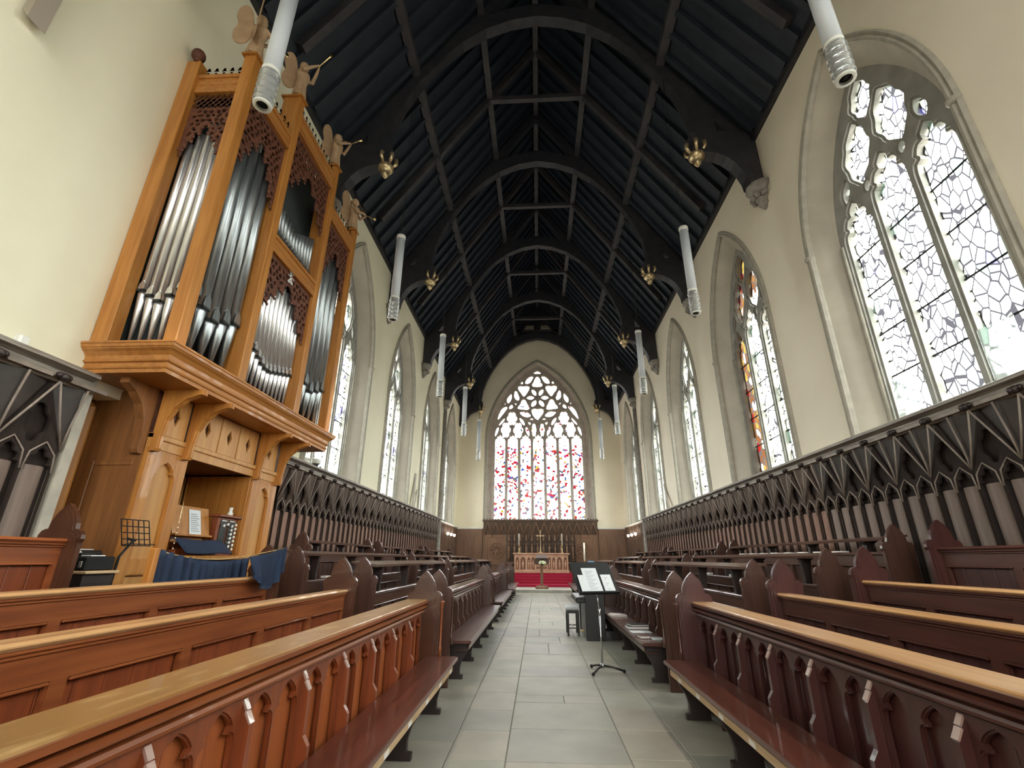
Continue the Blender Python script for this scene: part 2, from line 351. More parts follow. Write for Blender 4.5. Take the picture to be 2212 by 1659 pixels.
def tag(o, label=None, cat=None, group=None, kind=None):
    if label: o['label'] = label
    if cat: o['category'] = cat
    if group: o['group'] = group
    if kind: o['kind'] = kind
    return o
def thing(name, label, cat, loc=(0, 0, 0), group=None, kind=None, rz=0.0):
    o = bpy.data.objects.new(name, None); COL.objects.link(o); o.location = loc; o.rotation_euler = (0, 0, rz); o.empty_display_size = 0.1
    return tag(o, label, cat, group, kind)
def worldloc(o):
    v = Vector((0, 0, 0))
    while o is not None: v += Vector(o.location); o = o.parent
    return v
def part(name, mb, m, parent=None, label=None, local=False, loc=None):
    """link mb as one mesh object; coordinates are the building's unless local=True"""
    off = (0, 0, 0)
    if not local: off = tuple((worldloc(parent) if parent is not None else Vector((0, 0, 0))) + Vector(loc or (0, 0, 0)))
    o = bpy.data.objects.new(name, mb.mesh(name, m if isinstance(m, list) else [m], off)); COL.objects.link(o)
    if loc: o.location = loc
    o.parent = parent
    if label: o['label'] = label
    return o
def solo(name, mb, m, label, cat, loc=(0, 0, 0), group=None, kind=None):
    o = part(name, mb, m, loc=loc); return tag(o, label, cat, group, kind)
def struct(name, mb, m, parent=None):
    o = part(name, mb, m, parent)
    if parent is None: o['kind'] = 'structure'
    return o
def copy_tree(src, parent=None, loc=None, rz=None, label=None):
    c = src.copy(); COL.objects.link(c); c.parent = parent
    if loc is not None: c.location = loc
    if rz is not None: c.rotation_euler = (0, 0, rz)
    if label: c['label'] = label
    for ch in list(src.children): copy_tree(ch, c)
    return c

# ------------------------------------------------------------------ 2D outlines
def lancet(hw, z0, zs, za, n=14, c=0.0):
    """pointed arch outline from (c-hw, z0) up and round to (c+hw, z0)"""
    h = za - zs; r = (hw * hw + h * h) / (2 * hw); cx = r - hw; a1 = math.atan2(h, cx)
    L = [(c - hw, z0)]
    for i in range(n + 1):
        a = a1 * i / n; L.append((c + cx - r * math.cos(a), zs + r * math.sin(a)))
    R = [(2 * c - u, v) for u, v in L[:-1]][::-1]
    return L + R
def light(c, hw, z0, zs, za, cusps=(0.34, 0.70), dep=0.28, n=16):
    """window light with a cusped pointed head"""
    o = [(c - hw, z0)]
    h = za - zs; r = (hw * hw + h * h) / (2 * hw); cx = r - hw; a1 = math.atan2(h, cx)
    for i in range(n + 1):
        t = i / n; a = a1 * t; u = -(r * math.cos(a) - cx); v = r * math.sin(a)
        k = sum(math.exp(-((t - q) / 0.055) ** 2) for q in cusps) * dep * hw
        u += k * math.cos(a); v -= k * math.sin(a) * 0.7
        o.append((c + u, zs + v))
    return o + [(2 * c - u, v) for u, v in o[:-1]][::-1]
def foil(c, d, w, h, rot=0.0, n=4, dep=0.22, m=48, point=0.0):
    """n-foil outline, w x h, optional pointed ends"""
    o = []
    for i in range(m):
        t = 2 * PI * i / m; q = abs(math.cos(n * t / 2.0 + (0 if n % 2 == 0 else PI / 2 * 0)))
        r = 1 - dep * (1 - q) ** 1.6
        r *= 1 + point * (abs(math.sin(t)) ** 10)
        u, v = r * math.cos(t) * w / 2, r * math.sin(t) * h / 2
        o.append((c + u * math.cos(rot) - v * math.sin(rot), d + u * math.sin(rot) + v * math.cos(rot)))
    return o
def dagger(c, d, w, h, rot=0.0, dep=0.16, m=40):
    """pointed oval with cusps"""
    o = []
    for i in range(m):
        t = 2 * PI * i / m; s = math.sin(t); k = math.cos(t)
        u = math.copysign(abs(k) ** 1.35, k) * (1 - dep * abs(math.sin(4 * t)) ** 2) * w / 2
        v = (s + 0.12 * math.copysign(abs(s) ** 8, s)) * h / 2
        o.append((c + u * math.cos(rot) - v * math.sin(rot), d + u * math.sin(rot) + v * math.cos(rot)))
    return o
def smooth_poly(p, it=1):
    for _ in range(it):
        q = []
        for i in range(len(p)):
            a, b = p[i], p[(i + 1) % len(p)]
            q.append((0.75 * a[0] + 0.25 * b[0], 0.75 * a[1] + 0.25 * b[1])); q.append((0.25 * a[0] + 0.75 * b[0], 0.25 * a[1] + 0.75 * b[1]))
        p = q
    return p
def rect(a, b, c, d): return [(a, c), (b, c), (b, d), (a, d)]
def sweep(mb, path3, prof, frame, smooth=False, closed=False):
    """sweep a 2D profile (p, q) along points; frame(i) gives the two axes"""
    m = len(prof); v = []; f = []
    for i, P in enumerate(path3):
        A, B = frame(i)
        for p, q in prof: v.append(tuple(Vector(P) + A * p + B * q))
    for i in range(len(path3) - 1):
        for k in range(m): f.append((i * m + k, i * m + (k + 1) % m, (i + 1) * m + (k + 1) % m, (i + 1) * m + k))
    f.append(tuple(range(m))[::-1]); f.append(tuple(range((len(path3) - 1) * m, len(path3) * m)))
    mb.add(v, f, smooth); return mb

# ================================================================== THE BUILDING
# floor of flagstones: joint bed and one raised slab per flag
fl = MB(); fl.box(XL - 1.2, XR + 0.5, YW, YE + 0.3, -0.2, -0.006)
LX = [-1.75, -1.2, -0.71, -0.265, 0.665, 1.13, 1.62, 2.1]
rows_c = [-3.0, -2.1, -1.2, -0.3, 0.55, 1.5, 2.35, 3.3, 4.2, 4.92, 5.73, 6.02, 6.88, 7.5, 8.35, 8.42]
def slab(x0, x1, y0, y1):
    g_ = 0.0045; z = random.uniform(-0.001, 0.001); fl.rbox(x0 + g_, x1 - g_, y0 + g_, y1 - g_, -0.02, z, 0.003, mi=1 + random.randrange(3))
for li in range(len(LX) - 1):
    x0, x1 = LX[li], LX[li + 1]
    if li == 3:
        ys = [-6.0] + rows_c[:]
        for a, b in zip(ys[:-1], ys[1:]):
            if abs(a - 5.73) < 0.01:
                slab(x0, 0.25, a, b); slab(0.25, x1, a, b)
            elif b - a > 0.05: slab(x0, x1, a, b)
        y = 8.42
        while y < 22.4:
            h = min(random.uniform(0.45, 1.0), 22.4 - y)
            c = random.choice([None, 0.0, 0.3, 0.37, 0.15])
            if c is None: slab(x0, x1, y, y + h)
            else: slab(x0, c, y, y + h); slab(c, x1, y, y + h)
            y += h
    else:
        y = -6.0 + 0.2 * li
        if li == 2: seq = [0.55, 1.4, 2.3, 3.25, 4.21, 4.86, 5.45, 6.1, 6.85, 7.9]
        elif li == 4: seq = [0.9, 1.8, 2.7, 3.6, 4.3, 4.95, 5.65, 6.3, 7.2, 8.0]
        else: seq = []
        while y < 22.4:
            n = next((q for q in seq if q > y + 0.1), None) if y > -0.6 else None
            h = (n - y) if n else random.uniform(0.6, 1.25)
            h = min(h, 22.4 - y); slab(x0, x1, y, y + h); y += h
            if 22.4 - y < 0.02: break
struct('floor', fl, [M['grout']] + flag)
# timber tiers under the stalls
for s_, nm in ((-1, 'left'), (1, 'right')):
    t = MB()
    face = XL if s_ < 0 else XR
    for a, z in ((1.52, 0.12), (2.34, 0.26), (3.24, 0.40)):
        xs = sorted((PX + s_ * a, face)); t.box(xs[0], xs[1], 0.4, 22.05, -0.004, z)
    struct('platform_' + nm, t, M['dky'])

def side(s_):
    face = XR if s_ > 0 else XL
    return lambda u, v, w: (face + s_ * w, u, v)
HW, ZS, ZA = 1.53, 6.30, 9.36            # hood outline of the side windows
IW, IS, IA = 1.20, 6.22, 8.86            # inner outline at the glass
def opening(wy): return lancet(HW, 3.06, ZS, ZA, 16, wy)
TOP = 10.1
for s_, nm in ((1, 'right'), (-1, 'left')):
    ws = [w for w in WINY if not (s_ < 0 and 0 < w < 6)]
    holes = [opening(w) for w in ws]
    if s_ < 0: holes.append(rect(4.30, 7.72, 0.005, 3.02))
    p = plate(rect(YW, YE, 0.0, TOP), holes, 0.6)
    fn = side(s_); w = MB(); w.merge(p, lambda q: fn(q[0], q[1], q[2] + 0.3))
    wall = struct('wall_' + nm, w, M['wall'] if s_ > 0 else M['wall_l'])
    if s_ < 0:   # organ chamber behind the left wall
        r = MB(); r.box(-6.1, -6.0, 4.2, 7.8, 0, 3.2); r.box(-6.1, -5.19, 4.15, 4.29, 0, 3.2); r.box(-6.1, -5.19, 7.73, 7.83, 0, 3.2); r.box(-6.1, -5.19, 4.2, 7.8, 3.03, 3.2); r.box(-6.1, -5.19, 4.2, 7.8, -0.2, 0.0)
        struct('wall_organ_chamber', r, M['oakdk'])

def side_window(idx, s_, wy, amber=False):
    fn = side(s_); base = (fn(wy, 3.06, 0.0))
    root = thing('window_%d' % idx, None, None, base, kind='structure')
    o = lancet(HW, 3.06, ZS, ZA, 16, wy); i_ = lancet(IW, 3.22, IS, IA, 16, wy)
    r = MB(); n = len(o); v = [fn(a, b, 0.0) for a, b in o] + [fn(a, b, 0.34) for a, b in i_]
    r.add(v, [(k, (k + 1) % n, (k + 1) % n + n, k + n) for k in range(n)]); part('reveal', r, M['reveal'], root)
    h = MB(); prof = [(-0.065, 0.0), (-0.05, -0.05), (-0.01, -0.062), (0.015, -0.03), (0.05, -0.055), (0.075, -0.02), (0.075, 0.03), (-0.06, 0.03)]
    pts = [fn(a, b, 0.0) for a, b in o]
    def frame(k):
        a = Vector(pts[min(k + 1, n - 1)]) - Vector(pts[max(k - 1, 0)]); a.normalize()
        out = Vector((s_, 0, 0)); side_v = a.cross(Vector((-1, 0, 0))); side_v.normalize()
        if k < n // 2 and side_v.y > 0: pass
        return (side_v, out)
    sweep(h, pts, prof, frame, smooth=False)
    for y_ in (wy - HW, wy + HW): h.lathe([(0.05, 6.29), (0.085, 6.32), (0.085, 6.36), (0.05, 6.39)], (fn(y_, 0, -0.02)), 12)
    for y_ in (wy - HW, wy + HW): h.lathe([(0.08, 3.06), (0.085, 3.12), (0.05, 3.18)], (fn(y_, 0, -0.02)), 12)
    part('hood_mould', h, M['hood'], root)
    j = MB()
    for y_ in (wy - IW + 0.03, wy + IW - 0.03): j.lathe([(0.035, 3.2), (0.035, 6.3)], fn(y_, 0, 0.31), 8)
    part('jamb_shaft', j, M['hood'], root)
    holes = [light(wy - 0.765, 0.31, 3.30, 6.25, 6.88), light(wy, 0.31, 3.30, 6.50, 7.14), light(wy + 0.765, 0.31, 3.30, 6.25, 6.88)]
    holes += [dagger(wy - 0.37, 7.53, 0.60, 0.98, -0.12), dagger(wy + 0.37, 7.53, 0.60, 0.98, 0.12), dagger(wy, 8.27, 0.46, 0.66, 0)]
    holes += [dagger(wy - 0.80, 7.12, 0.18, 0.34, -0.3, 0), dagger(wy + 0.80, 7.12, 0.18, 0.34, 0.3, 0), foil(wy - 0.37, 6.88, 0.12, 0.18, 0, 4, 0), foil(wy + 0.37, 6.88, 0.12, 0.18, 0, 4, 0)]
    t = plate(lancet(IW + 0.06, 3.16, IS, IA + 0.07, 16, wy), holes, 0.18, 0.035)
    q = MB(); q.merge(t, lambda p: fn(p[0], p[1], 0.41 + p[2])); part('tracery', q, M['stone'], root)
    if amber:
        a = MB(); a.add([fn(y, z, 0.44) for y, z in ((wy + 0.37, 3.2), (wy + 1.2, 3.2), (wy + 1.2, 7.4), (wy + 0.37, 7.4))], [(0, 1, 2, 3)]); part('amber_glass', a, M['gamber'], root, label='orange, red and yellow stained glass light')
        a2 = MB(); a2.add([fn(y, z, 0.44) for y, z in ((wy - 1.2, 3.2), (wy + 0.37, 3.2), (wy + 0.37, 7.4), (wy - 1.2, 7.4))], [(0, 1, 2, 3)]); part('glass', a2, M['gclear'], root)
        a3 = MB(); a3.add([fn(y, z, 0.44) for y, z in ((wy - 1.2, 7.4), (wy + 1.2, 7.4), (wy + 0.9, 8.9), (wy - 0.9, 8.9))], [(0, 1, 2, 3)]); part('amber_glass', a3, M['gamber'], root, label='amber stained glass in the tracery')
    else:
        a = MB(); a.add([fn(y, z, 0.44) for y, z in ((wy - 1.2, 3.2), (wy + 1.2, 3.2), (wy + 1.2, 8.9), (wy - 1.2, 8.9))], [(0, 1, 2, 3)]); part('glass', a, M['gclear'], root)
    bb = MB()
    for c in (-0.765, 0, 0.765):
        z = 3.95
        while z < (6.3 if c else 6.6):
            x = sorted((fn(0, 0, 0.418)[0], fn(0, 0, 0.432)[0])); bb.box(x[0], x[1], wy + c - 0.32, wy + c + 0.32, z - 0.011, z + 0.011); z += 0.68
    part('glazing_bar', bb, M['blackm'], root)
    return root
k_ = 1
for w_ in WINY:
    side_window(k_, 1, w_, amber=(10 < w_ < 11)); k_ += 1
for w_ in WINY:
    if 0 < w_ < 6: continue
    side_window(k_, -1, w_); k_ += 1

# east wall with the great window
EC = 0.09
outer_e = lancet(3.06, 3.45, 8.0, 13.08, 24, EC)
p = plate([(XL, 0), (XR, 0), (XR, TOP), (XC, 17.2), (XL, TOP)], [outer_e], 0.6)
w = MB(); w.merge(p, lambda q: (q[0], YE + 0.3 + q[2], q[1])); struct('wall_east', w, M['wall_e'])
p = plate([(XL, 0), (XR, 0), (XR, TOP), (XC, 17.2), (XL, TOP)], [lancet(3.6, 1.6, 7.6, 13.6, 20, EC)], 0.6)
w = MB(); w.merge(p, lambda q: (q[0], YW - 0.3 + q[2], q[1])); struct('wall_west', w, M['wall'])
wg = MB(); wg.add([(x, YW - 0.4, z) for x, z in ((EC - 3.7, 1.5), (EC + 3.7, 1.5), (EC + 3.7, 13.7), (EC - 3.7, 13.7))], [(0, 1, 2, 3)]); wroot = thing('window_15', None, None, (EC, YW, 4.0), kind='structure'); part('glass', wg, M['gwest'], wroot)  # unseen west window, added and sized to give fill light
wm = plate(lancet(3.65, 1.55, 7.6, 13.65, 20, EC), [light(EC + c, 1.0, 1.8, 8.0 - abs(c) * 0.2, 9.6 - abs(c) * 0.5) for c in (-2.25, 0, 2.25)] + [dagger(EC - 1.2, 10.3, 1.6, 1.8), dagger(EC + 1.2, 10.3, 1.6, 1.8), dagger(EC, 11.9, 1.5, 1.6)], 0.2, 0.03)
q = MB(); q.merge(wm, lambda p_: (p_[0], YW - 0.2 + p_[2], p_[1])); part('tracery', q, M['stone'], wroot)

er = thing('window_16', None, None, (EC, YE, 3.45), kind='structure')
inner_e = lancet(2.80, 3.47, 8.0, 12.95, 24, EC)
r = MB(); n = len(outer_e); r.add([(a, YE, b) for a, b in outer_e] + [(a, YE + 0.30, b) for a, b in inner_e], [(k, (k + 1) % n, (k + 1) % n + n, k + n) for k in range(n)])
part('reveal', r, M['estone'], er)
h = MB(); pts = [(a, YE, b) for a, b in lancet(3.10, 3.42, 8.0, 13.14, 24, EC)]
def fr(k):
    a = (Vector(pts[min(k + 1, len(pts) - 1)]) - Vector(pts[max(k - 1, 0)])).normalized()
    return (a.cross(Vector((0, 1, 0))).normalized(), Vector((0, 1, 0)))
sweep(h, pts, [(-0.10, 0.02), (-0.08, -0.05), (-0.02, -0.08), (0.02, -0.04), (0.06, -0.07), (0.10, -0.03), (0.10, 0.05), (-0.10, 0.05)], fr); part('hood_mould', h, M['hood'], er)
CEN = [[[-0.21,12.44],[-0.13,12.54],[0.05,12.62],[0.22,12.54],[0.32,12.43],[0.18,12.39],[-0.07,12.39]],[[0.05,12.26],[-0.08,12.16],[-0.15,11.99],[-0.22,11.81],[-0.32,11.66],[-0.21,11.53],[0.04,11.5],[0.3,11.53],[0.41,11.65],[0.3,11.8],[0.25,11.99],[0.18,12.16]],[[-0.32,10.05],[-0.13,10.13],[0.07,10.08],[0.27,10.12],[0.44,10.04],[0.42,9.8],[0.26,9.58],[0.08,9.35],[-0.08,9.45],[-0.23,9.65],[-0.3,9.84]]]
LEFTH = [[[-0.33,12.27],[-0.17,12.23],[-0.27,11.99],[-0.4,11.79],[-0.56,11.71],[-0.75,11.75],[-0.68,12.0],[-0.52,12.18]],[[-1.04,11.73],[-0.94,11.94],[-0.83,11.85],[-0.85,11.71]],[[-1.19,11.57],[-1.0,11.63],[-0.81,11.58],[-0.62,11.63],[-0.43,11.57],[-0.45,11.36],[-0.58,11.12],[-0.75,10.87],[-0.87,10.93],[-1.0,11.16],[-1.13,11.3]],[[-0.35,11.42],[-0.02,11.28],[0.0,10.88],[-0.28,11.05]],[[-0.7,10.81],[-0.4,10.99],[-0.07,10.83],[-0.37,10.62]],[[-0.34,10.52],[-0.01,10.72],[0.01,10.36],[-0.32,10.15]],[[-0.81,10.75],[-0.66,10.66],[-0.58,10.43],[-0.44,10.23],[-0.42,10.1],[-0.54,10.0],[-0.85,10.04],[-1.19,10.08],[-1.17,10.24],[-1.0,10.43],[-0.96,10.63]],[[-1.38,11.33],[-1.22,11.27],[-1.14,11.03],[-1.04,10.8],[-1.13,10.6],[-1.31,10.7],[-1.42,10.9]],[[-1.55,11.16],[-1.53,10.77],[-1.66,10.51],[-1.81,10.44],[-1.88,10.71],[-1.77,10.91]],[[-1.4,10.54],[-1.22,10.44],[-1.29,10.29]],[[-1.53,10.44],[-1.42,10.18],[-1.69,10.04],[-1.72,10.25]],[[-2.03,10.37],[-1.98,10.52],[-1.88,10.39]],[[-1.84,10.28],[-1.78,10.15],[-1.92,9.96],[-2.12,9.67],[-2.40,9.34],[-2.39,9.6],[-2.25,9.99],[-2.06,10.22]],[[-1.08,9.89],[-0.91,9.92],[-0.6,9.92],[-0.35,9.71],[-0.35,9.58],[-0.57,9.53],[-0.82,9.59],[-0.97,9.72]],[[-0.45,9.39],[-0.32,9.54],[-0.16,9.42],[-0.2,9.36]],[[-1.93,9.58],[-1.97,9.34],[-2.11,9.15],[-2.28,9.01],[-2.33,9.09],[-2.18,9.34]],[[-1.08,9.56],[-0.91,9.49],[-0.76,9.3],[-0.7,9.08],[-0.76,9.0],[-0.91,9.14],[-1.03,9.33]],[[-2.36,8.96],[-2.29,8.93],[-2.31,8.68],[-2.47,8.37],[-2.56,8.34],[-2.52,8.71],[-2.42,8.93]],[[-0.68,8.95],[-0.57,8.95],[-0.45,8.69],[-0.41,8.38],[-0.49,8.35],[-0.62,8.54],[-0.69,8.79]],[[-0.57,9.3],[-0.3,9.2],[-0.42,9.01]]]
ax = lambda z: 0.045 + 0.05 * (12.6 - z) / 4.3
holes = [[(u - ax(v) + EC, v) for u, v in p_] for p_ in CEN]
for p_ in LEFTH:
    a = [(u - ax(v) + EC, v) for u, v in p_]; holes += [smooth_poly(a), smooth_poly([(2 * EC - u, v) for u, v in a])]
for c, d, w_, h_ in ((-1.59, 9.48, 0.66, 0.86), (-1.97, 8.76, 0.62, 0.98), (-1.21, 8.73, 0.62, 1.0), (-0.25, 8.75, 0.31, 0.84)):
    for sg in (1, -1): holes.append(foil(EC + sg * c, d, w_, h_, 0, 6, 0.2, 48, 0.1))
for k in range(7): holes.append(light(EC + (k - 3) * 0.768, 0.314, 3.50, 8.02, 8.46, (0.45, 0.8), 0.3))
t = plate(lancet(2.86, 3.42, 8.0, 13.02, 24, EC), [_offset(h_, -0.010) for h_ in holes], 0.2, 0.016)
q = MB(); q.merge(t, lambda p_: (p_[0], YE + 0.36 + p_[2], p_[1])); part('tracery', q, M['estone'], er)
a = MB(); a.add([(x, YE + 0.40, z) for x, z in ((EC - 2.85, 3.4), (EC + 2.85, 3.4), (EC + 2.85, 8.6), (EC + 2.0, 11.2), (EC, 13.0), (EC - 2.0, 11.2), (EC - 2.85, 8.6))], [tuple(range(7))]); part('stained_glass', a, M['geast'], er, label='white stained glass with scattered red, blue and yellow pieces')
bb = MB()
for k in range(7):
    for z in (4.25, 5.15, 6.05, 6.95): bb.box(EC + (k - 3) * 0.768 - 0.34, EC + (k - 3) * 0.768 + 0.34, YE + 0.380, YE + 0.390, z - 0.008, z + 0.008)
part('glazing_bar', bb, M['blackm'], er)

# ------------------------------------------------------------------ roof
ZR = 17.05; SL = (ZR - 10.0) / 4.72
c_ = MB()
for s_ in (-1, 1):
    c_.prism([(XC + s_ * 5.3, 10.0 - 0.58 * SL), (XC, ZR), (XC, ZR + 0.3), (XC + s_ * 5.3, 10.3 - 0.58 * SL)], YW - 0.6, YE + 0.6, lambda u, v, a: (u, a, v))
ceil_ = struct('ceiling', c_, M['roof'])
rf = MB(); L_ = math.hypot(4.6, 4.6 * SL); ang = math.atan(SL)
y = YW + 0.3
while y < YE:
    for s_ in (-1, 1):
        nx, nz = -s_ * math.sin(ang), -math.cos(ang)
        P = [(XC + s_ * 4.66, 10.09), (XC + s_ * 0.02, ZR - 0.02)]
        poly = [P[0], P[1], (P[1][0] + nx * 0.11, P[1][1] + nz * 0.11), (P[0][0] + nx * 0.11, P[0][1] + nz * 0.11)]
        rf.prism(poly, y, y + 0.11, lambda u, v, a: (u, a, v))
    y += 0.47
part('rafters', rf, M['roofr'], ceil_)
for s_, nm in ((-1, 'left'), (1, 'right')):
    w = MB(); f = XL if s_ < 0 else XR; xs = sorted((f - s_ * 0.10, f + s_ * 0.02)); w.box(xs[0], xs[1], YW, YE, 9.96, 10.12); struct('trim_%d' % (1 if s_ < 0 else 2), w, M['truss'])
def purlin(x, z, sz, label):
    w = MB(); w.box(x - sz / 2, x + sz / 2, YW, YE, z - sz / 2, z + sz / 2); solo('roof_purlin', w, M['rafter'], label, 'beam', (x, YW, z), 'roof purlins')
purlin(XC - 2.93, 12.52, 0.2, 'long dark lower purlin along the left slope of the roof')
purlin(XC + 2.93, 12.52, 0.2, 'long dark lower purlin along the right slope of the roof')
purlin(XC - 1.42, 14.72, 0.17, 'long dark upper purlin along the left slope near the ridge')
purlin(XC + 1.42, 14.72, 0.17, 'long dark upper purlin along the right slope near the ridge')
purlin(XC, 16.72, 0.16, 'long dark ridge beam along the top of the roof')

SOF = [(3.42, 9.85), (3.44, 10.5), (3.36, 11.0), (3.14, 11.65), (2.82, 12.3), (2.38, 13.0), (1.85, 13.6), (1.28, 14.05), (0.65, 14.33), (0.0, 14.45)]
def offs(p, d):
    o = []
    for i, (x, z) in enumerate(p):
        a, b = p[max(i - 1, 0)], p[min(i + 1, len(p) - 1)]; tx, tz = b[0] - a[0], b[1] - a[1]; l = math.hypot(tx, tz)
        o.append((x + (tz / l) * d * 1.0, z - (tx / l) * d * 1.0))
    return o
OUT = offs(SOF, 0.46); OUT = [(u, v) for u, v in OUT]; OUT[-1] = (0.0, 14.92); OUT[0] = (3.95, 10.25); OUT[1] = (3.92, 10.75)
def lathe_boss(mb, x, y, z):
    mb.lathe([(0.012, z - 0.30), (0.06, z - 0.24), (0.10, z - 0.17), (0.07, z - 0.13), (0.14, z - 0.09), (0.18, z - 0.03), (0.17, z + 0.03), (0.11, z + 0.06), (0.12, z + 0.09)], (x, y, 0), 12, mi=0)
    for k in range(6):
        t = PI * k / 3 + 0.3; mb.tube([(x + 0.14 * math.cos(t), y + 0.14 * math.sin(t), z + 0.05), (x + 0.22 * math.cos(t), y + 0.22 * math.sin(t), z + 0.16), (x + 0.21 * math.cos(t), y + 0.21 * math.sin(t), z + 0.28)], [0.03, 0.045, 0.055], 6)
def truss(ty, label, east=False):
    root = thing('roof_truss', label, 'roof truss', (XC, ty, 8.8), 'roof trusses')
    fn = lambda u, v, a: (u, a, v)
    m = MB(); arch = [(XC + u, v) for u, v in SOF] + [(XC - u, v) for u, v in SOF[:-1][::-1]] + [(XC - u, v) for u, v in OUT[:-1]] + [(XC + u, v) for u, v in OUT[::-1]]
    n = len(SOF) * 2 - 1; f0, f1 = ty - 0.13, ty + 0.13; inn = arch[:n]; outp = arch[n:][::-1]
    v = [(u, a, z) for a in (f0, f1) for (u, z) in inn + outp]; N2 = 2 * n; f = []
    for k in range(n - 1):
        f += [(k, k + 1, n + k + 1, n + k), (N2 + k, N2 + n + k, N2 + n + k + 1, N2 + k + 1), (k, N2 + k, N2 + k + 1, k + 1), (n + k, n + k + 1, N2 + n + k + 1, N2 + n + k)]
    f += [(0, n, N2 + n, N2), (n - 1, N2 + n - 1, N2 + 2 * n - 1, 2 * n - 1)]
    m.add(v, f); part('arch_brace', m, M['truss'], root)
    for s_ in (-1, 1):
        hb = [(3.36, 9.76), (3.62, 9.72), (3.85, 9.66), (4.05, 9.54), (4.2, 9.38), (4.31, 9.18), (4.38, 8.98), (4.40, 8.80), (4.715, 8.80), (4.715, 10.28), (3.36, 10.28)]
        m = MB(); m.prism([(XC + s_ * u, v_) for u, v_ in hb], ty - 0.14, ty + 0.14, fn); part('hammer_beam', m, M['truss'], root)
        m = MB(); lathe_boss(m, XC + s_ * 3.47, ty, 9.72); part('pendant_boss', m, M['gold'], root, label='gilded carved pendant boss')
        m = MB(); P = [(4.5, 10.34), (0.05, ZR - 0.1)]; nx, nz = -math.sin(ang), -math.cos(ang)
        m.prism([(XC + s_ * P[0][0], P[0][1]), (XC + s_ * P[1][0], P[1][1]), (XC + s_ * (P[1][0] + nx * 0.3), P[1][1] + nz * 0.3), (XC + s_ * (P[0][0] + nx * 0.3), P[0][1] + nz * 0.3)], ty - 0.1, ty + 0.1, fn); part('principal_rafter', m, M['truss'], root)
    if east:
        o = [(XC + u, v) for u, v in OUT] + [(XC - u, v) for u, v in OUT[:-1][::-1]]
        tri = [(XC - 4.4, 10.5), (XC - 0.15, ZR - 0.2), (XC + 0.15, ZR - 0.2), (XC + 4.4, 10.5)]
        pl = plate([(XC + u, v) for u, v in SOF] + [(XC - u, v) for u, v in SOF[:-1][::-1]] + tri, [rect(XC - 1.02, XC - 0.22, 15.12, 15.5), rect(XC + 0.22, XC + 1.02, 15.12, 15.5)], 0.05)
        q = MB(); q.merge(pl, lambda p_: (p_[0], ty + 0.16 + p_[2], p_[1])); part('spandrel_boards', q, M['truss'], root)
        cl = MB(); cl.box(XC - 1.5, XC + 1.5, ty - 0.1, ty + 0.1, 14.9, 15.06); part('collar', cl, M['rafter'], root)
    return root
names = ['', '', 'third', '', '', '', '']
t1 = None
for k, ty in enumerate(TRUSS):
    lab = {0: 'black arched roof truss at the back of the nave behind the camera', 1: 'black arched roof truss behind the camera', 2: 'black arched roof truss nearest the camera, over the first hanging lights', 3: 'black arched roof truss above the organ, with large gilded bosses', 4: 'black arched roof truss over the second pair of hanging lights', 5: 'black arched roof truss over the third pair of hanging lights', 6: 'black arched roof truss where the stone wall shafts rise', 7: 'black arched truss against the east wall, boarded above the arch'}[k]
    if k == 7: truss(ty, lab, True)
    elif t1 is None: t1 = truss(ty, lab)
    else: copy_tree(t1, None, (XC, ty, 8.8), label=lab)
for k in range(7):
    ty = TRUSS[k] + 2.35; fn = lambda u, v, a: (u, a, v)
    if k < 2: continue
    root = thing('collar_frame', ['', '', 'dark intermediate roof frame with a straight collar, nearest the camera', 'dark roof frame with straight collar, highest across the photo', 'dark roof frame with straight collar, second down the nave', 'dark roof frame with straight collar, third down the nave', 'dark roof frame with straight collar, closest to the east window'][k], 'roof frame', (XC, ty, 12.4), 'intermediate roof frames')
    m = MB(); m.box(XC - 1.5, XC + 1.5, ty - 0.07, ty + 0.07, 14.58, 14.74); part('collar', m, M['rafter'], root)
    for s_ in (-1, 1):
        m = MB(); P = [(4.5, 10.34), (0.05, ZR - 0.1)]; nx, nz = -math.sin(ang), -math.cos(ang)
        m.prism([(XC + s_ * P[0][0], P[0][1]), (XC + s_ * P[1][0], P[1][1]), (XC + s_ * (P[1][0] + nx * 0.2), P[1][1] + nz * 0.2), (XC + s_ * (P[0][0] + nx * 0.2), P[0][1] + nz * 0.2)], ty - 0.08, ty + 0.08, fn); part('rafter', m, M['rafter'], root)
        m = MB(); m.tube([(XC + s_ * 2.85, ty, 12.4), (XC + s_ * 2.4, ty - 0.0, 13.5), (XC + s_ * 1.45, ty, 14.6)], 0.06, 6); part('brace', m, M['rafter'], root)
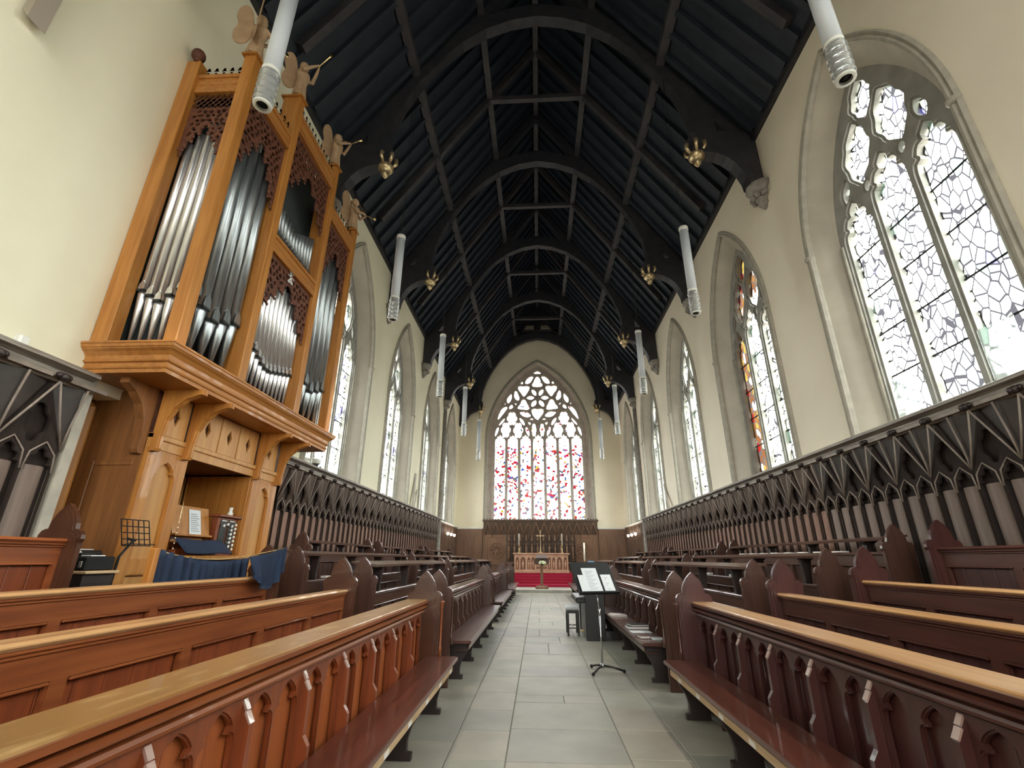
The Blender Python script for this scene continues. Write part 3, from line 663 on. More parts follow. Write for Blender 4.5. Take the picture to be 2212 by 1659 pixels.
# stone corbels under each wall post, two with full shafts
def corbel(s_, ty, label, shaft=False):
    f = XR if s_ > 0 else XL; root = thing('stone_corbel', label, 'corbel', (f, ty, 8.3), 'stone corbels below the roof trusses')
    m = MB(); hh = []
    for r_, z in ((0.03, 8.24), (0.07, 8.30), (0.12, 8.36), (0.10, 8.42), (0.17, 8.50), (0.21, 8.58), (0.20, 8.64), (0.27, 8.68), (0.30, 8.72), (0.30, 8.80)): hh.append((r_, z))
    cl = lambda mb: setattr(mb, 'v', [((min(p[0], f - 0.002) if s_ > 0 else max(p[0], f + 0.002)), p[1], p[2]) for p in mb.v])
    m.lathe(hh, (f - s_ * 0.04, ty, 0), 10); cl(m); part('corbel_block', m, M['corbel'], root)
    m = MB()
    for k in range(5):
        t = PI * (k + 0.5) / 5 - PI / 2; m.ball((f - s_ * (0.06 + 0.17 * math.cos(t)), ty + 0.2 * math.sin(t), 8.52), 0.065, 6)
    cl(m); part('carved_leaf', m, M['corbel'], root)
    if shaft:
        m = MB(); m.lathe([(0.15, 0.0), (0.15, 0.3), (0.11, 0.36), (0.105, 3.0), (0.14, 3.05), (0.105, 3.1), (0.10, 8.3)], (f - s_ * 0.06, ty, 0), 12); cl(m); part('wall_shaft', m, M['corbel'], root)
for s_, sd in ((-1, 'left'), (1, 'right')):
    for k, ty in enumerate(TRUSS[2:7]):
        pos = ['nearest the camera', 'second from the camera', 'third from the camera', 'fourth from the camera', 'fifth, on top of a full-height shaft'][k]
        corbel(s_, ty, 'carved stone corbel, %s wall, %s' % (sd, pos), shaft=(k == 4))

# ------------------------------------------------------------------ hanging lights
def hanging_light(x, y, label):
    root = thing('hanging_light', label, 'light', (x, y, 5.82), 'hanging tube lights')
    m = MB(); m.lathe([(0.088, 6.34), (0.088, 7.74)], (x, y, 0), 20); part('opal_tube', m, M['opal'], root)
    m = MB(); m.lathe([(0.092, 7.74), (0.094, 7.76), (0.094, 7.82), (0.085, 7.83)], (x, y, 0), 20); part('end_cap', m, M['white'], root)
    m = MB(); m.lathe([(0.093, 6.30), (0.093, 6.345)], (x, y, 0), 20); part('glass_collar', m, M['white'], root)
    m = MB(); pr = []
    for k in range(5):
        z = 5.84 + k * 0.0925; pr += [(0.076, z), (0.096, z + 0.016), (0.105, z + 0.040), (0.105, z + 0.052), (0.096, z + 0.074), (0.076, z + 0.090)]
    pr2 = [(0.062, z) for r_, z in pr[::-1]]
    prof = pr + pr2; n = 20; v = []; f = []
    for r_, z in prof:
        for k in range(n): v.append((x + r_ * math.cos(2 * PI * k / n), y + r_ * math.sin(2 * PI * k / n), z))
    mN = len(prof)
    for i in range(mN):
        for k in range(n): f.append((i * n + k, i * n + (k + 1) % n, ((i + 1) % mN) * n + (k + 1) % n, ((i + 1) % mN) * n + k))
    m.add(v, f, True); part('glass_rings', m, M['lamp_glass'], root, label='clear ribbed glass rings')
    m = MB(); m.lathe([(0.055, 5.85), (0.056, 5.875), (0.045, 5.89)], (x, y, 0), 16); part('dark_hollow_disc', m, M['blackm'], root)  # black disc stands in for the dark hollow inside the glass
    m = MB(); m.lathe([(0.060, 5.824), (0.092, 5.824), (0.092, 5.845), (0.060, 5.845)], (x, y, 0), 20); m.f = m.f[:-2]; m.sm = m.sm[:-2]; m.mi = m.mi[:-2]
    part('bottom_ring', m, M['white'], root)
    m = MB()
    for dy in (-1, 1): m.tube([(x, y + dy * 0.03, 7.82), (x, y + dy * 0.12, 12.05)], 0.006, 5)
    part('suspension_cable', m, M['blackm'], root)
    l = bpy.data.lights.get('added_fill_spot') or bpy.data.lights.new('added_fill_spot', 'SPOT'); l.energy = 190; l.color = (1.0, 0.90, 0.76); l.spot_size = math.radians(72); l.spot_blend = 1.0; l.shadow_soft_size = 0.09  # spot added under each tube to brighten floor and pews
    lo = bpy.data.objects.new('added_fill_spot', l); COL.objects.link(lo); lo.parent = root; lo.location = (0, 0, -0.03)
    return root
L0 = None
order = ['cut off by the top of the photo', 'second from the camera', 'third from the camera', 'fourth from the camera', 'furthest away']
for s_, sd in ((-1, 'left'), (1, 'right')):
    for k, ty in enumerate(TRUSS[2:7]):
        lab = 'white tube light with glass rings, %s side, %s' % (sd, order[k]); x = 0.13 + s_ * 2.95
        if L0 is None: L0 = hanging_light(x, ty, lab)
        else: copy_tree(L0, None, (x, ty, 5.82), label=lab)

# ------------------------------------------------------------------ oak panelling with a ribbed canopy along the side walls
P_ = 0.57; H_ = P_ / 2
bay = MB()
tr = plate([(-H_, 0.9), (H_, 0.9), (H_, 2.36), (0, 2.95), (-H_, 2.36)], [light(-H_ / 2, 0.127, 0.95, 2.10, 2.33, (0.35, 0.7), 0.30, 12), light(H_ / 2, 0.127, 0.95, 2.10, 2.33, (0.35, 0.7), 0.30, 12), foil(0, 2.54, 0.22, 0.36, 0, 4, 0.3, 28)], 0.03, 0.006)
bay.merge(tr, lambda p: (0.075 + p[2], p[0], p[1]), 1)
for c in (-H_ / 2, H_ / 2):
    prof = [(0.030 + 0.042 * math.cos(PI * (k / 8 - 0.5)), c + 0.110 * math.sin(PI * (k / 8 - 0.5))) for k in range(9)] + [(0.02, c + 0.110), (0.02, c - 0.110)]
    bay.prism(prof, 0.95, 2.17, lambda u, v, a: (u, v, a), False, 2)
for s_ in (-1, 1): bay.tube([(0.095, s_ * H_, 2.34), (0.135, s_ * H_ * 0.5, 2.63), (0.185, 0, 2.93)], 0.011, 6, True, 3)
bay.tube([(0.095, H_, 2.34), (0.125, H_, 2.60), (0.185, H_, 2.93)], 0.011, 6, True, 3)
for s_ in (-1, 1): bay.tube([(0.092, s_ * 0.008, 2.12), (0.094, s_ * 0.03, 2.28), (0.096, s_ * 0.1425, 2.385), (0.094, s_ * 0.255, 2.28), (0.092, s_ * 0.277, 2.12)], 0.009, 5, True, 3)
for s_ in (-1, 1):   # sloping boards of the cove between the ribs
    bay.add([(0.07, s_ * H_, 2.36), (0.07, 0.0, 2.95), (0.15, 0.0, 2.95), (0.15, s_ * H_, 2.95)], [(0, 1, 3)], mi=5)
bay.ball((0.205, 0, 2.965), 0.045, 8, 0.9, 4); bay.ball((0.20, 0.045, 2.975), 0.032, 6, 0.9, 4); bay.ball((0.20, -0.045, 2.975), 0.032, 6, 0.9, 4)
bay.box(0.17, 0.192, 0.09, 0.48, 2.945, 2.985, 3)
bay_me = bay.mesh('panel_bay', [M['panel'], M['panel'], M['linen'], M['rib'], M['black_oak'], M['cove']])
bay_red = bay.mesh('panel_bay', [M['panelr'], M['panelr'], M['linenr'], M['rib'], M['black_oak'], M['cover']])
def panelling(s_, y0, y1, label):
    f = XR if s_ > 0 else XL
    root = thing('wall_panelling', label, 'panelling', (f, y0, 0.0), 'oak wall panelling')
    b = MB(); xs = sorted((f - s_ * 0.004, f - s_ * 0.03)); b.box(xs[0], xs[1], y0, y1, 0.405, 2.95); part('back_board', b, M['panel'], root)
    c = MB(); prof = [(0.004, 2.93), (0.13, 2.93), (0.15, 2.955), (0.19, 2.96), (0.19, 2.985), (0.16, 3.0), (0.165, 3.03), (0.21, 3.05), (0.245, 3.06), (0.245, 3.095), (0.23, 3.105), (0.004, 3.105)]
    c.prism([(f - s_ * d, z) for d, z in prof], y0 - 0.02, y1 + 0.02, lambda u, v, a: (u, a, v)); part('cornice', c, M['cornice'], root)
    c = MB(); c.prism([(f - s_ * d, z) for d, z in [(0.0, 3.1), (0.11, 3.105), (0.11, 3.125), (0.0, 3.14)]], y0, y1, lambda u, v, a: (u, a, v)); part('sill_ledge', c, M['white'], root, label='pale painted ledge')
    n = int((y1 - y0) / P_); st = y0 + ((y1 - y0) - n * P_) / 2
    for k in range(n):
        o = bpy.data.objects.new('panel_bay', bay_red if (s_ < 0 and y0 > 5) or (s_ > 0 and st + k * P_ > 8) else bay_me); COL.objects.link(o); o.parent = root
        o.location = (0, st + H_ + k * P_ - y0, 0); o.rotation_euler = (0, 0, PI if s_ > 0 else 0)
    return root
panelling(1, -0.99, 22.06, 'long grey-brown oak panelling with ribbed canopy along the right wall')
panelling(-1, -0.42, 4.16, 'grey oak tracery panelling on the left wall before the organ')
panelling(-1, 7.85, 22.06, 'long brown oak panelling with ribbed canopy on the left wall beyond the organ')
jm = MB(); jm.box(XL + 0.002, XL + 0.1, 4.185, 4.29, 0, 3.1); struct('trim_3', jm, M['hood'])

# ------------------------------------------------------------------ pews, facing the aisle
ENDP = [(0, 0), (0.022, -0.018), (0.062, -0.060), (0.093, -0.108), (0.113, -0.160), (0.118, -0.205), (0.14, -0.208), (0.168, -0.222), (0.187, -0.252), (0.190, -0.285), (0.178, -0.315)]
def end_panel(zp, zb):
    r = [(u, zp + v) for u, v in ENDP] + [(0.175, zb)]
    out = r + [(-u, v) for u, v in r[1:][::-1]]
    t = plate(out, [], 0.07, 0.014); m = MB(); m.merge(t, lambda p: (p[0], p[2], p[1]))
    i_ = [(u * 0.80, zp - 0.05 + v * 0.9) for u, v in ENDP[:9]] + [(0.115, zb + 0.3)]
    i_ = i_ + [(-u, v) for u, v in i_[1:][::-1]]
    t2 = plate(i_, [], 0.086, 0.006); m.merge(t2, lambda p: (p[0], p[2], p[1]))
    return m
def shaft(zt, zb):
    m = MB(); z0 = zt - 0.32
    m.lathe([(0.020, zb), (0.020, zb + 0.08), (0.013, zb + 0.10), (0.012, z0 - 0.06), (0.016, z0 - 0.05), (0.013, z0 - 0.03), (0.024, z0 - 0.005), (0.027, z0 + 0.012), (0.012, z0 + 0.02)], (-0.185, 0, 0), 10)
    return m
def planks(x, w, y0, y1, z0, z1, pw=0.15):
    m = MB(); n = max(1, round((y1 - y0) / pw)); d = (y1 - y0) / n
    for k in range(n): m.rbox(x, x + w, y0 + k * d + 0.002, y0 + (k + 1) * d - 0.002, z0, z1, 0.004)
    return m
CACHE = {}
def cached(key, fn, mats):
    if key not in CACHE: CACHE[key] = fn().mesh(key[0], mats)
    return CACHE[key]
def obj_me(name, me, parent, loc=(0, 0, 0), label=None):
    o = bpy.data.objects.new(name, me); COL.objects.link(o); o.parent = parent; o.location = loc
    if label: o['label'] = label
    return o
BOT = {1: 0.0, 2: 0.12, 3: 0.26, 4: 0.40}
AX = {1: 1.46, 2: 2.32, 3: 3.21, 4: 4.06}
TOPZ = {1: 0.98, 2: 1.075, 3: 1.205, 4: 1.535}
PEAK = {1: 1.27, 2: 1.41, 3: 1.54, 4: 1.82}
def pew(row, s_, y0, y1, label, near, seen_tags=True, ends=(True, True)):
    """local frame: x outward from the aisle (0 = panel plane), y along the nave, z up"""
    L = y1 - y0; zb = BOT[row]; zt = TOPZ[row]; zp = PEAK[row]
    root = thing('pew', label, 'pew', (PX + s_ * AX[row], y0 if s_ > 0 else y1, 0), 'oak pews facing the aisle', rz=0 if s_ > 0 else PI)
    if near: rail, board, trac = (M['redy'], M['redz'], M['redz']) if s_ < 0 else (M['marny'], M['marn'], M['marn'])
    else: rail, board, trac = M['dky'], M['dkz'], M['dkz']
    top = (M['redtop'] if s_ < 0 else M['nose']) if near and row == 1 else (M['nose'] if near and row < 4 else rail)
    key = (row, near, s_ if near else 0)
    ex = -0.02 if row == 1 else 0.08
    me = cached(('end_panel',) + key, lambda: end_panel(zp, zb), [M['endm'] if near and s_ < 0 else (M['marn'] if near else M['dkz'])])
    for i, yy in enumerate((0.035, L - 0.035)): obj_me('end_panel', me, root, (ex, yy, 0))
    if row == 1:
        sh = cached(('shaft',) + key, lambda: shaft(zp, 0.44), [rail])
        for yy in (0.035, L - 0.035): obj_me('shaft', sh, root, (ex - 0.005, yy, 0))
        # cap moulding
        prof = [(0.0, 0.845), (-0.018, 0.848), (-0.034, 0.856), (-0.038, 0.868), (-0.030, 0.880), (-0.014, 0.885), (-0.014, 0.892), (-0.040, 0.896), (-0.056, 0.906), (-0.056, 0.918), (-0.042, 0.928), (-0.020, 0.931), (-0.020, 0.937), (-0.05, 0.941), (-0.066, 0.948), (-0.066, 0.970), (0.165, 0.970), (0.17, 0.93), (0.10, 0.92), (0.10, 0.84), (0.0, 0.84)]
        m = MB(); m.prism([(u, v) for u, v in prof if v < 0.977] , 0.07, L - 0.07, lambda u, v, a: (u, a, v)); part('cap_moulding', m, rail, root, local=True)
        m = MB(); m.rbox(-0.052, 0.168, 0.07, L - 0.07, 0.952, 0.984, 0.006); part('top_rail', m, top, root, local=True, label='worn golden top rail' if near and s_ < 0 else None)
        nb = round((L - 0.3) / 0.5); d = (L - 0.14) / nb
        holes = []
        for k in range(nb):
            for q in (0.275, 0.725): holes.append(light(0.07 + (k + q) * d, d * 0.205, 0.20, 0.66, 0.815, (0.40,), 0.34, 12))
        t = plate(rect(0.07, L - 0.07, zb, 0.85), holes, 0.032, 0.008); m = MB(); m.merge(t, lambda p: (0.016 + p[2], p[0], p[1])); part('front_tracery', m, trac, root, local=True)
        m = planks(0.036, 0.02, 0.07, L - 0.07, 0.1, 0.86, 0.24); part('back_board', m, M['redb'] if near and s_ < 0 else board, root, local=True)
        def but():
            m = MB(); m.prism([(0.0, zb), (-0.075, zb), (-0.075, 0.50), (-0.045, 0.545), (-0.045, 0.74), (-0.040, 0.752), (-0.012, 0.80), (0.0, 0.82)], -0.017, 0.017, lambda u, v, a: (u, a, v)); return m
        bme = cached(('buttress',) + key, but, [trac])
        def wth():
            m = MB()
            m.add([(-0.049, -0.0175, 0.748), (-0.049, 0.0175, 0.748), (-0.024, 0.0175, 0.790), (-0.024, -0.0175, 0.790), (-0.042, -0.0175, 0.744), (-0.042, 0.0175, 0.744), (-0.016, 0.0175, 0.785), (-0.016, -0.0175, 0.785)], [(0, 3, 2, 1), (4, 5, 6, 7), (0, 1, 5, 4), (1, 2, 6, 5), (2, 3, 7, 6), (3, 0, 4, 7)])
            m.add([(-0.026, -0.0145, 0.796), (-0.026, 0.0145, 0.796), (-0.003, 0.0145, 0.834), (-0.003, -0.0145, 0.834), (-0.018, -0.0145, 0.792), (-0.018, 0.0145, 0.792), (0.005, 0.0145, 0.830), (0.005, -0.0145, 0.830)], [(0, 3, 2, 1), (4, 5, 6, 7), (0, 1, 5, 4), (1, 2, 6, 5), (2, 3, 7, 6), (3, 0, 4, 7)])
            return m
        wme = cached(('weathering',) + key, wth, [M['weather']])
        for k in range(1, nb):
            b_o = obj_me('buttress', bme, root, (0, 0.07 + k * d, 0))
            obj_me('weathering', wme, b_o, (0, 0, 0))
    elif near:
        nP = max(2, round((L - 0.2) / 0.80)); d = (L - 0.14) / nP
        holes = [rect(0.07 + k * d + 0.05, 0.07 + (k + 1) * d - 0.05, zb + 0.12, zt - 0.19) for k in range(nP)]
        t = plate(rect(0.07, L - 0.07, zb, zt - 0.05), holes, 0.036, 0.008); m = MB(); m.merge(t, lambda p: (0.018 + p[2], p[0], p[1])); part('frame', m, rail, root, local=True)
        m = planks(0.034, 0.012, 0.08, L - 0.08, zb + 0.08, zt - 0.1, 0.17); part('boards', m, board, root, local=True)
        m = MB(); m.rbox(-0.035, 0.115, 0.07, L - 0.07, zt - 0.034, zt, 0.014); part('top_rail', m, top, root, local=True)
        m = MB(); m.rbox(-0.022, 0.06, 0.07, L - 0.07, zt - 0.052, zt - 0.036, 0.005); m.rbox(-0.012, 0.05, 0.07, L - 0.07, zt - 0.07, zt - 0.053, 0.005)
        for k in range(nP): m.rbox(-0.010, 0.01, 0.07 + k * d + 0.05, 0.07 + (k + 1) * d - 0.05, zt - 0.198, zt - 0.184, 0.004)
        part('moulding', m, rail, root, local=True)
    else:
        zl = zt - 0.10 if row < 4 else zt - 0.05   # panel with a raised sloping book rest on brackets
        zr = zt + (0.25 if row < 4 else 0.13)
        nP = max(2, round((L - 0.2) / 0.62)); d = (L - 0.14) / nP
        holes = [rect(0.07 + k * d + 0.045, 0.07 + (k + 1) * d - 0.045, zb + 0.12, zl - 0.15) for k in range(nP)]
        t = plate(rect(0.07, L - 0.07, zb, zl), holes, 0.036, 0.008); m = MB(); m.merge(t, lambda p: (0.018 + p[2], p[0], p[1])); part('frame', m, rail, root, local=True)
        m = planks(0.034, 0.012, 0.08, L - 0.08, zb + 0.08, zl - 0.1, 0.2); part('boards', m, board, root, local=True)
        m = MB(); m.rbox(-0.03, 0.09, 0.07, L - 0.07, zl - 0.02, zl + 0.015, 0.01); m.rbox(-0.012, 0.01, 0.07, L - 0.07, zl - 0.16, zl - 0.145, 0.004); part('top_rail', m, rail, root, local=True)
        m = MB(); m.prism([(-0.05, zr - 0.035), (-0.055, zr - 0.005), (-0.04, zr), (0.26, zr + 0.035), (0.26, zr + 0.01)], 0.07, L - 0.07, lambda u, v, a: (u, a, v)); part('book_rest', m, rail, root, local=True)
        def brk():
            m = MB(); m.prism([(0.0, zl + 0.012), (0.08, zl + 0.012), (0.085, zl + 0.10), (0.11, zr - 0.06), (0.2, zr - 0.0), (-0.03, zr - 0.035), (-0.02, zr - 0.06), (0.0, zl + 0.10)], -0.03, 0.03, lambda u, v, a: (u, a, v)); return m
        bme = cached(('bracket',) + key, brk, [M['black_oak']])
        nb = max(3, round(L / 1.3))
        for k in range(nb): obj_me('bracket', bme, root, (0, 0.5 + k * (L - 1.0) / (nb - 1), 0))
        m = MB(); m.box(0.09, 0.28, 0.08, L - 0.08, zl - 0.06, zl - 0.04); part('book_shelf', m, M['black_oak'], root, local=True)
    if row > 1:
        m = MB(); m.rbox(-0.40, -0.02, 0.10, L - 0.10, BOT[row - 1] + 0.40, BOT[row - 1] + 0.435, 0.01); part('seat', m, M['seat'] if near else M['dky'], root, local=True)
        m = MB(); m.box(-0.12, -0.09, 0.10, L - 0.10, BOT[row - 1] if row > 2 else 0.12, BOT[row - 1] + 0.40); part('seat_support', m, board, root, local=True)
    return root
def aisle_bench(s_, y0, y1, label, near):
    L = y1 - y0; root = thing('aisle_bench', label, 'bench', (PX + s_ * 1.46, y0 if s_ > 0 else y1, 0), 'low aisle benches in front of the pews', rz=0 if s_ > 0 else PI)
    m = MB(); o = [(-0.42, 0.03), (-0.39, 0.0), (-0.078, 0.0), (-0.078, L), (-0.39, L), (-0.42, L - 0.03)]
    t = plate(o, [], 0.034, 0.006); m.merge(t, lambda p: (p[0], p[1], 0.433 + p[2])); part('seat', m, M['seat'] if near else M['dkseat'], root, local=True)
    m = MB(); m.rbox(-0.385, -0.365, 0.12, L - 0.12, 0.335, 0.385, 0.004); m.rbox(-0.36, -0.2, 0.12, L - 0.12, 0.32, 0.335, 0.004); part('book_ledge', m, M['lightwood'] if near else M['dky'], root, local=True, label='pale wooden ledge' if near else None)
    def sup():
        m = MB(); m.prism([(-0.078, 0.414), (-0.385, 0.414), (-0.36, 0.39), (-0.34, 0.36), (-0.355, 0.33), (-0.33, 0.27), (-0.285, 0.20), (-0.262, 0.12), (-0.262, 0.05), (-0.30, 0.045), (-0.30, 0.0), (-0.078, 0.0)], -0.028, 0.028, lambda u, v, a: (u, a, v)); return m
    sme = cached(('support', near), sup, [M['black_oak']]); n = 5
    for k in range(n): obj_me('support', sme, root, (0, 0.22 + k * (L - 0.44) / (n - 1), 0))
    if near:
        cd = MB(); cd.box(-0.388, -0.3855, -0.045, 0.045, 0.345, 0.375); cme = cd.mesh('name_card', [M['card']])
        for k in range(9): obj_me('name_card', cme, root, (0, 0.25 + k * (L - 0.4) / 8.6, 0), 'small white card')
    return root
M['weather'] = mat('weathering_painted_sheen', (0.42, 0.27, 0.23), 0.22, coat=0.6)  # pale pink imitates the glossy reflection on the buttress slopes
M['dkseat'] = mat('polished_dark_seat', (0.13, 0.055, 0.045), 0.28, var=(0.09, 0.038, 0.03), scale=2, stretch=GY, coat=0.4)
BL = [(0.6, 5.60), (6.22, 11.30), (12.0, 16.60), (17.25, 21.85)]
BB = [(0.65, 5.50), (6.47, 11.25), (12.05, 16.42), (17.15, 21.75)]
rown = {1: 'front row with carved arches', 2: 'second row', 3: 'third row', 4: 'back row'}
bln = ['nearest block', 'second block from the camera', 'third block from the camera', 'furthest block']
for s_, sd in ((-1, 'left'), (1, 'right')):
    for bi, (y0, y1) in enumerate(BL):
        near = bi == 0
        col = ('reddish brown' if s_ < 0 else 'dark maroon') if near else 'dark oak'
        for row in (1, 2, 3, 4):
            a, b = y0, y1
            if s_ < 0 and row == 4:
                if bi == 0: b = 3.92
                if bi == 1: a = 8.05
            pew(row, s_, a, b, '%s pew on the %s, %s, %s' % (col, sd, rown[row], bln[bi]), near)
        aisle_bench(s_, BB[bi][0], BB[bi][1], 'low %s bench on the %s of the aisle, %s' % (col, sd, bln[bi]), near)

# ================================================================== THE ORGAN
OX, FX = XL, -3.70
org = thing('pipe_organ', 'tall honey oak pipe organ with tin pipes against the left wall', 'organ', (XL, 6.05, 0))
def opart(n, m, mt, label=None, parent=None): return part(n, m, mt, parent or org, label=label)
# moulded cornice carrying the case
c = MB(); X0 = XL + 0.004
cp = [(0.0, 3.14), (0.0, 3.18), (0.012, 3.185), (0.018, 3.20), (0.006, 3.21), (0.006, 3.245), (0.03, 3.255), (0.035, 3.27), (0.02, 3.28), (0.025, 3.32), (0.055, 3.355), (0.085, 3.375), (0.09, 3.385), (0.10, 3.39), (0.105, 3.42), (0.115, 3.425), (0.115, 3.445)]
v = []
for o, z in cp: v += [(X0, 4.19 - o, z), (-3.72 + o, 4.19 - o, z), (-3.72 + o, 7.97 + o, z), (X0, 7.97 + o, z)]
c.add(v, [(4 * i + k, 4 * i + (k + 1) % 4, 4 * i + 4 + (k + 1) % 4, 4 * i + 4 + k) for i in range(len(cp) - 1) for k in range(4)] + [(0, 3, 2, 1), tuple(4 * (len(cp) - 1) + k for k in range(4))])
opart('cornice', c, M['oaky'])
PY = [(4.19, 4.34), (5.27, 5.42), (6.69, 6.84), (7.81, 7.96)]; PT = [7.73, 8.33, 8.33, 7.75]
for (a, b), t in zip(PY, PT):
    m = MB(); dx = 0.15 if t < 8 else 0.28
    m.rbox(FX - dx, FX, a, b, 3.445, t, 0.008); m.box(FX - dx - 0.03, FX + 0.03, a - 0.03, b + 0.03, t, t + 0.03)
    m.add([(FX - dx - 0.03, a - 0.03, t + 0.03), (FX + 0.03, a - 0.03, t + 0.03), (FX + 0.03, b + 0.03, t + 0.03), (FX - dx - 0.03, b + 0.03, t + 0.03), (FX - 0.09, (a + b) / 2 - 0.02, t + 0.07), (FX - 0.05, (a + b) / 2 - 0.02, t + 0.07), (FX - 0.05, (a + b) / 2 + 0.02, t + 0.07), (FX - 0.09, (a + b) / 2 + 0.02, t + 0.07)], [(0, 1, 5, 4), (1, 2, 6, 5), (2, 3, 7, 6), (3, 0, 4, 7), (4, 5, 6, 7)])
    opart('case_post', m, M['oakz'])
for y0, y1 in ((4.15, 4.30), (7.82, 7.96)):
    m = MB(); m.rbox(XL + 0.004, XL + 0.19, y0, y1, 3.445, 7.62, 0.008); opart('case_post', m, M['oakz'])
m = MB(); m.ball((XL + 0.13, 4.16, 7.72), 0.085, 14, 1.15); m.lathe([(0.03, 7.60), (0.05, 7.63), (0.03, 7.66)], (XL + 0.13, 4.16, 0), 10); opart('ball_finial', m, M['fret'], label='dark red ball finial')
def rail(x0, x1, y0, y1, z0, z1, front=True):
    m = MB(); h = z1 - z0
    m.box(x0, x1, y0, y1, z0 + 0.04, z1 - 0.04)
    if front: m.rbox(x0, x1 + 0.02, y0, y1, z0, z0 + 0.05, 0.01); m.rbox(x0, x1 + 0.025, y0, y1, z1 - 0.06, z1, 0.01); m.rbox(x0, x1 + 0.01, y0, y1, z0 + h * 0.42, z0 + h * 0.55, 0.008)
    else: m.rbox(x0, x1, y0 - 0.02, y1, z0, z0 + 0.05, 0.01); m.rbox(x0, x1, y0 - 0.025, y1, z1 - 0.06, z1, 0.01); m.rbox(x0, x1, y0 - 0.01, y1, z0 + h * 0.42, z0 + h * 0.55, 0.008)
    opart('case_rail', m, M['oaky'])
rail(FX - 0.12, FX - 0.02, 4.34, 5.27, 7.22, 7.50); rail(FX - 0.12, FX - 0.02, 6.84, 7.81, 7.22, 7.50)
rail(FX - 0.12, FX - 0.02, 5.42, 6.69, 7.78, 8.10); rail(FX - 0.12, FX - 0.02, 5.42, 6.69, 5.50, 5.78)
rail(XL + 0.19, FX - 0.15, 4.21, 4.31, 7.08, 7.40, False); rail(XL + 0.19, FX - 0.15, 7.84, 7.94, 7.08, 7.40, False)
def cresting(y0, y1, z, sidewall=None):
    m = MB(); L = (y1 - y0) if sidewall is None else (FX - 0.16 - XL - 0.2); n = max(3, round(L / 0.115)); d = L / n
    for k in range(n):
        c = (k + 0.5) * d
        sh = MB()
        for s_ in (-1, 1): sh.tube([(s_ * 0.052, 0, -0.01), (s_ * 0.022, 0, 0.055), (0, 0, 0.11)], 0.010, 5)
        sh.ball((0, 0, 0.16), 0.022, 6, 1.5); sh.ball((-0.022, 0, 0.135), 0.012, 5); sh.ball((0.022, 0, 0.135), 0.012, 5)
        if sidewall is None: m.merge(sh, lambda p: (FX - 0.05, y0 + c + p[0], z + p[2]))
        else: m.merge(sh, lambda p: (XL + 0.2 + c + p[0], sidewall, z + p[2]))
    opart('cresting', m, M['oakc'])
cresting(4.36, 5.25, 7.50); cresting(5.44, 6.67, 8.10); cresting(6.86, 7.80, 7.50); cresting(0, 0, 7.40, 4.25)
def fret(name, outline, y_, cell, fn, rnd):
    """carved fretwork: outline pierced with a mesh of small leaf-like openings"""
    def inside(p):
        u, v = p; c = False; n = len(outline); j = n - 1
        for i in range(n):
            (xi, yi), (xj, yj) = outline[i], outline[j]
            if (yi > v) != (yj > v) and u < (xj - xi) * (v - yi) / (yj - yi) + xi: c = not c
            j = i
        return c
    us = [p[0] for p in outline]; vs = [p[1] for p in outline]; holes = []; v = min(vs) + cell / 2; r = 0
    while v < max(vs):
        u = min(us) + (cell / 2 if r % 2 else cell)
        while u < max(us):
            q = cell * 0.52
            if all(inside((u + q * math.cos(a), v + q * math.sin(a) * 1.05)) for a in [PI * k / 4 for k in range(8)]):
                holes.append(foil(u + rnd.uniform(-0.14, 0.14) * cell, v + rnd.uniform(-0.14, 0.14) * cell, cell * rnd.uniform(0.55, 1.0), cell * rnd.uniform(0.45, 0.75), rnd.uniform(0, 3), rnd.choice([2, 3, 4]), 0.45, 14))
            u += cell
        v += cell * 0.88; r += 1
    t = plate(outline, holes, 0.03, 0.006); m = MB(); m.merge(t, fn)
    # scrolled leaf edging and relief
    for i in range(len(outline) - 1):
        a, b = outline[i], outline[i + 1]
        if abs(a[0] - b[0]) < 0.001 or (a[1] == max(vs) and b[1] == max(vs)): continue
        n = max(1, int(math.hypot(a[0] - b[0], a[1] - b[1]) / 0.07))
        for k in range(n):
            t_ = k / n; e = MB(); e.ball((a[0] + (b[0] - a[0]) * t_, a[1] + (b[1] - a[1]) * t_, 0.012), 0.026, 5, 0.7); m.merge(e, fn)
    opart(name, m, M['fret'], label='dark red carved openwork')
rnd = random.Random(3)
def archy(y0, y1, ztop, zlow, zap):
    c = (y0 + y1) / 2; w = y1 - y0
    pts = [(y0, ztop), (y0, zlow + 0.10), (y0 + 0.05, zlow), (y0 + 0.07, zlow + 0.16), (y0 + w * 0.15, zlow + 0.12), (y0 + w * 0.17, zlow + (zap - zlow) * 0.5), (y0 + w * 0.26, zlow + (zap - zlow) * 0.45), (y0 + w * 0.28, zlow + (zap - zlow) * 0.8), (y0 + w * 0.39, zlow + (zap - zlow) * 0.72), (y0 + w * 0.42, zap - 0.02), (c, zap + 0.03)]
    return pts + [(y0 + y1 - u, v) for u, v in pts[:-1][::-1]]
ff = lambda p: (FX - 0.075 + p[2], p[0], p[1])
fret('fretwork', archy(4.34, 5.27, 7.23, 6.08, 6.80), 0, 0.095, ff, rnd)
fret('fretwork', archy(6.84, 7.81, 7.23, 6.08, 6.80), 0, 0.095, ff, rnd)
fret('fretwork', archy(5.42, 6.69, 7.79, 6.72, 7.36), 0, 0.105, ff, rnd)
fret('fretwork', archy(5.42, 6.69, 5.52, 4.62, 5.27), 0, 0.105, ff, rnd)
fs = lambda p: (p[0], 4.245 - p[2], p[1])
fret('fretwork', archy(XL + 0.19, FX - 0.15, 6.84, 6.06, 6.52), 0, 0.085, fs, rnd)
m = MB()
lo, hi, zl_, zh_ = XL + 0.19, FX - 0.15, 6.80, 7.09
